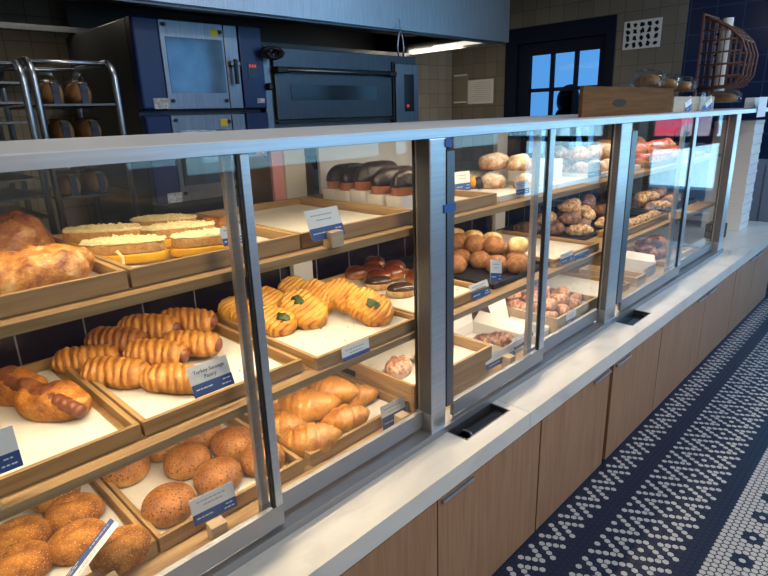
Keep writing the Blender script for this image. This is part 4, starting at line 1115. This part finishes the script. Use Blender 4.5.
for z0 in (1.43, 1.0):
    kp('oven_door', (2.10, 3.11, 1.995, 2.02, z0, z0 + .275), M['steel_dim'], .004, o=O2)
    kp('door_window', (2.21, 2.95, 1.992, 1.996, z0 + .115, z0 + .205), M['oven_dark'], 0, o=O2)
    kp('seam', (2.10, 3.13, 1.994, 2.021, z0 - .022, z0 - .006), M['black'], o=O2)
    m = MB(); m.tube([(2.12 - 2.73, 1.96 - 2.5, z0 + .285), (3.10 - 2.73, 1.96 - 2.5, z0 + .285)], .011, 12)
    build('handle_bar', m, M['steel'], t, smooth=True)
    for x in (2.13, 3.08): kp('handle_knob', (x - .035, x + .035, 1.945, 2.02, z0 + .268, z0 + .302), M['black'], .006, o=O2)
kp('hinge_line', (3.118, 3.135, 1.993, 2.021, .9, 1.80), M['black'], o=O2)
kp('upper_panel', (2.10, 3.11, 1.998, 2.02, 1.735, 1.84), M['steel_dim'], .002, o=O2)
kp('control_panel', (3.15, 3.40, 1.992, 2.02, .9, 1.79), M['steel'], .003, o=O2)
kp('keypad', (3.24, 3.345, 1.989, 1.993, 1.46, 1.72), M['oven_dark'], .002, o=O2)
kp('red_lamp', (3.262, 3.285, 1.987, 1.990, 1.49, 1.51), M['led_red'], o=O2)
t = None
m = MB(); m.tube([(2.03 + .05 * cos(q * .55) + q * .0015, 1.93 + .02 * sin(q * 1.3), 1.80 + .026 * sin(q * .55)) for q in range(30)], .012, 8)
tag(build('rubber_hose', m, M['black'], smooth=True), 'black coiled hose hanging between the blue oven and the steel one', 'hose')
m = MB(); m.box(2.02, 2.05, 1.94, 1.99, 1.60, 1.64)
tag(build('door_knob', m, M['black'], None, .008), 'black knob on the steel post beside the blue oven', 'knob')

hd = thing('extractor_hood', 'big dark stainless steel extractor hood over the ovens', 'hood', (1.6, 2.4, 1.95))
m = MB(); X0, X1, Y0, Y1, Z1_, Z2_ = -1.6, 4.19, 1.72, 3.22, 1.962, 3.18
bx('front_face', (X0 - 1.6, X1 - 1.6, Y0 - 2.4, Y0 - 2.4 + .02, Z1_ - 1.95, Z2_ - 1.95), M['hood_steel'], hd)
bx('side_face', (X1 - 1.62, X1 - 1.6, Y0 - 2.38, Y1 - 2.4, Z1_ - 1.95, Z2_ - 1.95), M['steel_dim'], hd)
bx('inner_roof', (X0 - 1.6, X1 - 1.62, Y0 - 2.38, Y1 - 2.4, .34, .36), M['hood_in'], hd)
m = MB(); m.add([(X0 - 1.6, Y0 - 2.38, .02), (X1 - 1.62, Y0 - 2.38, .02), (X1 - 1.62, Y1 - 2.42, .34), (X0 - 1.6, Y1 - 2.42, .34)], [(0, 1, 2, 3)])
bx('gutter', (X0 - 1.6, X1 - 1.62, .36, .42, -.005, .025), M['steel'], hd)
bx('gutter', (X0 - 1.6, X1 - 1.62, Y0 - 2.38, Y0 - 2.33, .0, .012), M['steel_dim'], hd)
bx('back_guard', (1.40 - 1.6, X1 - 1.65, .78, .80, -.55, .3), M['hood_in'], hd)
bx('lamp_tube', (X1 - 1.66, X1 - 1.63, -.55, .05, .03, .06), P('lamp tube', (.8, .8, .75), .5, emit=(1, .93, .78), es=.9), hd)
bx('baffle', (X0 - 1.6, X1 - 1.62, Y0 - 2.3, .34, .16, .18), M['hood_in'], hd)
t = thing('hanging_tongs', 'metal tongs hanging from the front lip of the hood', 'tongs', (2.89, 1.70, 1.80))
m = MB()
for s in (-1, 1): m.tube([(0, 0, .155), (s * .02, 0, .11), (s * .03, 0, .05), (s * .022, 0, .0)], .005, 8)
build('arms', m, M['tube'], t, smooth=True)
m = MB(); m.tube([(0, 0, .15), (0, 0, .20), (0, .010, .22)], .004, 8); build('hook', m, M['tube'], t, smooth=True)

# bread rack with bagged loaves, and the tray rack beside it
def rack(x0, x1, y0, y1, h, label, shelves, lips=True):
    t = thing('bakery_rack', label, 'rack', ((x0 + x1) / 2, (y0 + y1) / 2, 0), group='bakery racks')
    ox, oy = (x0 + x1) / 2, (y0 + y1) / 2
    for x in (x0, x1):
        m = MB(); r = .07; pts = [(x - ox, y0 - oy, .05), (x - ox, y0 - oy, h - r)]
        pts += [(x - ox, y0 - oy + r - r * cos(q * pi / 12), h - r + r * sin(q * pi / 12)) for q in range(1, 7)]
        pts += [(x - ox, y1 - oy - r + r * sin(q * pi / 12), h - r + r * cos(q * pi / 12)) for q in range(0, 7)] + [(x - ox, y1 - oy, .05)]
        build('side_frame', m.tube(pts, .0125, 10), M['tube'], t, smooth=True)
    for yy in (y0 + .05 - oy, y1 - .05 - oy): build('crossbar', MB().tube([(x0 - ox, yy, h - .005), (x1 - ox, yy, h - .005)], .009, 8), M['tube'], t, smooth=True)
    for z in shelves: bx('shelf', (x0 - ox + .006, x1 - ox - .006, y0 - oy, y1 - oy, z - .008, z), M['steel_dim'], t)
    return t
rack(.70, 1.00, 1.58, 2.05, 1.685, 'tube frame rack holding bagged loaves, in front of the blue oven', [1.522, 1.375, 1.160, .9, .6, .3])
rack(.20, .655, 1.55, 2.05, 1.67, 'tube frame rack full of dark sheet trays at the left photo edge', [1.60, 1.53, 1.46, 1.39, 1.32, 1.25, 1.18, 1.1, .9, .7, .5])
def loaf(x, y, z, lab, s=1.):
    t = thing('bagged_loaf', lab, 'bread', (x, y, z), (0, 0, radians(rnd.uniform(-4, 4))), 'bagged loaves on the bread rack'); t.scale = (s, s, s)
    def top(p, th, ph): return [p[0], p[1], p[2] + (.008 * cos(p[0] * 50) if ph > .3 else 0)]
    link('loaf', cached(('lf',), lambda: blob(.050, .10, .050, 260, .8, .05, 12, 32, 18, .35, top), [M['bread']]), t)
    bx('band', (-.016, .016, -.1015, .1015, -.001, .088), M['label_navy'], t)
    link('plastic_bag', cached(('lfb',), lambda: blob(.054, .106, .056, 262, .82, .13, 26, 34, 20, .4), [M['plastic']], False), t)
    def neck(u, v):
        r = .045 * (1 - v) ** 1.5 + .006 + .018 * v * v; th = 2 * pi * u
        return (r * cos(th) * (1 + .25 * sin(5 * th)), r * .6 * sin(th), .090 + .055 * v)
    link('bag_neck', cached(('nk',), lambda: MB().grid(24, 8, neck, wrap=True), [M['plastic']], False), t, (0, -.03, 0))
for (x, z, lab) in [(.785, 1.523, 'bagged loaf with a navy band on the upper rack shelf, left one'), (.893, 1.523, 'bagged loaf with a navy band on the upper rack shelf, right one'),
                    (.800, 1.376, 'bagged loaf on the second rack shelf just above the case rail, left one'), (.905, 1.376, 'bagged loaf on the second rack shelf just above the case rail, right one'),
                    (.785, 1.161, 'bagged loaf seen through the back glass above the sandwiches, left one'), (.893, 1.161, 'bagged loaf seen through the back glass above the sandwiches, right one')]:
    loaf(x, 1.72, z, lab, .90)
# steel table behind the case with a paper bag
t = thing('work_table', 'steel work table behind the display case', 'table', (1.3, 1.07, 0))
bx('table_top', (-1.0, 1.0, -.22, .25, .87, .90), M['steel_dim'], t, .003)
for x in (-.95, .95):
    for y in (-.18, .2): bx('leg', (x - .02, x + .02, y - .02, y + .02, 0, .87), M['steel_dim'], t)
def paper_bag(x, lab, c, h=.40):
    m = MB(); a, b = .056, .04
    lo = [(-a, -b, 0), (a, -b, 0), (a, b, 0), (-a, b, 0)]; hi = [(-a, -b, h * .88), (a, -b, h * .88), (a, b, h * .88), (-a, b, h * .88)]
    tp = [(-a * .78, -.006, h), (a * .78, -.006, h), (a * .78, .006, h), (-a * .78, .006, h)]
    m.add(lo + hi + tp, [(3, 2, 1, 0)] + [(i, (i + 1) % 4, 4 + (i + 1) % 4, 4 + i) for i in range(4)] + [(4 + i, 4 + (i + 1) % 4, 8 + (i + 1) % 4, 8 + i) for i in range(4)] + [(8, 9, 10, 11)])
    tag(build('paper_bag', m, M['kraft'], None, .004, loc=(x, .92, .9015), rot=(0, 0, .1)), lab, 'bag', 'kraft paper bags behind the case')
paper_bag(1.205, 'brown kraft paper bag behind the case, left of the white back post', 0, .41)
paper_bag(1.405, 'brown kraft paper bag behind the case, between the post and the white board', 1, .39)

# things on the far wall
t = thing('wall_chart', 'framed white chart of dark symbols on the far tiled wall, right of the doorway', 'picture', (XF - .012, 1.183, 2.053), (0, 0, 0))
bx('frame', (0, .011, -.163, .163, -.118, .118), M['white_board'], t, .002)
for i in range(5):
    for j in range(4):
        cy, cz = .122 - i * .061, .081 - j * .054; r2 = random.Random(i * 7 + j)
        o_ = []
        for q in range(9):
            ra = r2.uniform(.014, .030); o_.append((ra * cos(q * 2 * pi / 9), ra * .85 * sin(q * 2 * pi / 9)))
        build('symbol', MB().prism(o_, 0, .001), M['navy'], t, loc=(0, cy, cz), rot=(0, -pi / 2, 0))
t = thing('wall_notice', 'printed white notice sheet taped to the far wall left of the doorway', 'notice', (XF - .003, 2.90, 1.655))
bx('sheet', (0, .002, -.17, .17, -.127, .127), M['white_board'], t)
m = MB()
for j in range(10): m.box(-.0008, -.0001, -.14, .05 + .08 * ((j * 37) % 5) / 5, .095 - j * .021, .099 - j * .021)
build('print_lines', m, M['ink_grey'], t)
t = thing('wall_hatch', 'tile coloured hatch with pale top and bottom edges on the far wall', 'hatch', (XF - .012, 3.17, 1.70))
bx('panel', (0, .011, -.10, .10, -.16, .16), M['kraft'] if False else P('hatch panel', (.25, .22, .17), .5), t, .002)
bx('edge_strip', (-.004, .0, -.09, .09, .135, .150), M['white_board'], t); bx('edge_strip', (-.004, .0, -.09, .09, -.155, -.14), M['white_board'], t)

# person outside the door: only the dark head and shoulders show through the panes
def person(x, y, face):
    t = thing('person', 'person with dark hair seen from behind through the lower door panes', 'person', (x, y, -.07), (0, 0, face))
    V = [(0, 0, .93), (0, 0, 1.08), (0, 0, 1.24), (0, .01, 1.38), (0, .015, 1.46), (0, .02, 1.545), (0, .015, 1.62),
         (-.095, 0, .90), (-.10, .01, .50), (-.10, -.01, .09), (-.10, .12, .035), (.095, 0, .90), (.10, .01, .50), (.10, -.01, .09), (.10, .12, .035),
         (-.17, .0, 1.385), (-.215, -.01, 1.11), (-.20, .08, .89), (-.195, .12, .80), (.17, .0, 1.385), (.215, -.01, 1.11), (.20, .08, .89), (.195, .12, .80)]
    Ed = [(0, 1), (1, 2), (2, 3), (3, 4), (4, 5), (5, 6), (0, 7), (7, 8), (8, 9), (9, 10), (0, 11), (11, 12), (12, 13), (13, 14), (3, 15), (15, 16), (16, 17), (17, 18), (3, 19), (19, 20), (20, 21), (21, 22)]
    R_ = [.13, .115, .13, .10, .052, .082, .075, .095, .062, .045, .04, .095, .062, .045, .04, .058, .043, .034, .03, .058, .043, .034, .03]
    me = DATA.meshes.new('body'); me.from_pydata(V, Ed, []); me.materials.append(M['cloth'])
    o = link('body', me, t); sk = o.modifiers.new('s', 'SKIN'); o.modifiers.new('ss', 'SUBSURF').levels = 1
    for v, r in zip(me.skin_vertices[0].data, R_): v.radius = (r, r * .85)
    me.skin_vertices[0].data[0].use_root = True
    link('hair', blob(.125, .14, .17, 270, .75, .10, 12).mesh('hair', [M['hair']], True), t, (0, -.01, 1.475))
    link('hair', blob(.15, .12, .12, 271, .8, .12, 12).mesh('hair_ends', [M['hair']], True), t, (.02, -.02, 1.34))
person(6.25, 2.225, radians(-60))

# red car across the street (seen as a reflection in the far panes)
def car(x, y, yaw):
    t = thing('parked_car', 'red car parked across the street, reflected in the far panes', 'car', (x, y, -.07), (0, 0, yaw))
    prof = [(-2.1, .32), (-2.12, .62), (-2.0, .80), (-1.25, .93), (-.75, 1.36), (-.3, 1.45), (.55, 1.42), (1.15, 1.02), (1.85, .90), (2.1, .72), (2.12, .36), (1.7, .26), (-1.7, .26)]
    m = MB(); n = len(prof)
    rows = []
    for wy, k in ((-.86, 0), (-.80, 1), (.80, 1), (.86, 0)):
        rows.append([(px * (1 if k else .985), wy * (.80 if pz > 1.1 else 1), pz if k else pz * .985 + .005) for px, pz in prof])
    for r in rows: m.v += r
    for q in range(3):
        for i in range(n): m.f.append((q * n + i, q * n + (i + 1) % n, (q + 1) * n + (i + 1) % n, (q + 1) * n + i)); m.mi.append(0)
    m.f += [tuple(range(n)), tuple(range(3 * n, 4 * n))]; m.mi += [0, 0]
    build('body', m, P('red car paint', (.55, .02, .04), .25, coat=.8), t, .03)
    gl_ = P('car glass', (.01, .012, .016), .08)
    for s in (-1, 1):
        m = MB(); yy = s * .70
        m.add([(-1.10, yy * 1.02, .97), (-.72, yy, 1.30), (.50, yy, 1.34), (.98, yy * 1.02, 1.0)] + [(-1.10, yy * 1.06, .97), (-.72, yy * 1.03, 1.30), (.50, yy * 1.03, 1.34), (.98, yy * 1.06, 1.0)],
              [(0, 1, 2, 3), (4, 5, 6, 7), (0, 1, 5, 4), (1, 2, 6, 5), (2, 3, 7, 6), (3, 0, 4, 7)])
        build('side_window', m, gl_, t)
        for xx in (-1.35, 1.35):
            m = MB(); m.tube([(xx, s * .70, .32), (xx, s * .88, .32)], .32, 24); build('wheel', m, M['black'], t)
car(24, -6.7, radians(4))

# ================================================================== light
W = DATA.worlds.new('World'); S.world = W; W.use_nodes = True
nt = W.node_tree; bgn = nt.nodes['Background']
tc = nt.nodes.new('ShaderNodeTexCoord'); sp = nt.nodes.new('ShaderNodeSeparateXYZ'); nt.links.new(tc.outputs['Generated'], sp.inputs[0])
mr = nt.nodes.new('ShaderNodeMapRange'); mr.inputs['From Min'].default_value = .2; mr.inputs['From Max'].default_value = .95
nt.links.new(sp.outputs['X'], mr.inputs['Value'])
r = nt.nodes.new('ShaderNodeValToRGB'); r.color_ramp.elements[0].color = (.15, .42, 1.0, 1); r.color_ramp.elements[1].color = (.25, .64, 1.0, 1)
nt.links.new(mr.outputs[0], r.inputs[0]); nt.links.new(r.outputs[0], bgn.inputs['Color'])
mr2 = nt.nodes.new('ShaderNodeMapRange'); mr2.inputs['From Min'].default_value = .2; mr2.inputs['From Max'].default_value = .95; mr2.inputs['To Min'].default_value = 1.3; mr2.inputs['To Max'].default_value = 3.0
nt.links.new(sp.outputs['X'], mr2.inputs['Value']); nt.links.new(mr2.outputs[0], bgn.inputs['Strength'])

def area(name, loc, size, power, col, rot=(0, 0, 0)):
    l = DATA.lights.new(name, 'AREA'); l.shape = 'RECTANGLE'; l.size, l.size_y = size; l.energy = power; l.color = col
    o = DATA.objects.new(name, l); COL.objects.link(o); o.location = loc; o.rotation_euler = rot
    return o
WARM = (1.0, .80, .55)
for i in range(3):
    x0, x1 = XB[i] + .05, XB[i + 1] - .05; L = x1 - x0; cx = (x0 + x1) / 2
    k = [1, .9, .7][i]
    col = [WARM, (1, .80, .56), (1, .84, .66)][i]
    area('case_light_top', (cx, .155, 1.376), (L, .02), 5.4 * k * L, col, (radians(14), 0, 0))
    area('case_light_upper', (cx, .155, ZT - .029), (L, .012), 4.1 * k * L, col, (radians(14), 0, 0))
    area('case_light_middle', (cx, .155, ZM - .029), (L, .012), 3.6 * k * L, col, (radians(14), 0, 0))
# shop ceiling, hood and kitchen lamps, plus added fill lights
area('ceiling_and_fill_lamp', (1.0, -1.7, 3.1), (.8, .8), 17, (1, .90, .78))
area('ceiling_and_fill_lamp', (1.4, -3.4, 3.0), (1.2, .6), 48, (1, .92, .82), (radians(38), 0, 0))  # added fill from the front, brightens price cards and tray fronts
area('ceiling_and_fill_lamp', (3.2, -1.8, 3.1), (.8, .8), 26, (.72, .84, 1))  # added cool fill, brings more light to the floor further along
area('ceiling_and_fill_lamp', (5.0, -1.8, 3.1), (.8, .8), 34, (.42, .66, 1))  # added blue fill, helps the window daylight tint the far floor
sl = DATA.lights.new('sun', 'SUN'); sl.energy = 24; sl.angle = .01; sl.color = (.50, .88, 1)
so_ = DATA.objects.new('sun', sl); COL.objects.link(so_); so_.rotation_euler = (0, radians(-48), 0)
area('hood_lamp', (4.10, 2.5, 1.955), (.12, .6), 6.0, (1, .84, .60), (0, radians(-55), 0))
area('kitchen_and_fill_lamp', (.7, 1.15, 2.6), (.3, .3), 5, (1, .9, .78))  # added fill, brightens the bagged loaves on the rack
area('hood_lamp', (1.1, 2.6, 2.08), (.5, .15), 1.0, (1, .88, .68))
area('kitchen_and_fill_lamp', (2.2, 1.2, 3.1), (1.6, .3), 2.5, (.8, .9, 1))

S.view_settings.view_transform = 'Standard'; S.view_settings.look = 'None'; S.view_settings.exposure = 0; S.view_settings.gamma = 1
S.view_settings.use_curve_mapping = False
S.cycles.max_bounces = 8; S.cycles.diffuse_bounces = 3; S.cycles.glossy_bounces = 4; S.cycles.transparent_max_bounces = 16; S.cycles.transmission_bounces = 4
S.cycles.caustics_reflective = False; S.cycles.caustics_refractive = False; S.cycles.sample_clamp_indirect = 4
S.cycles.use_denoising = True
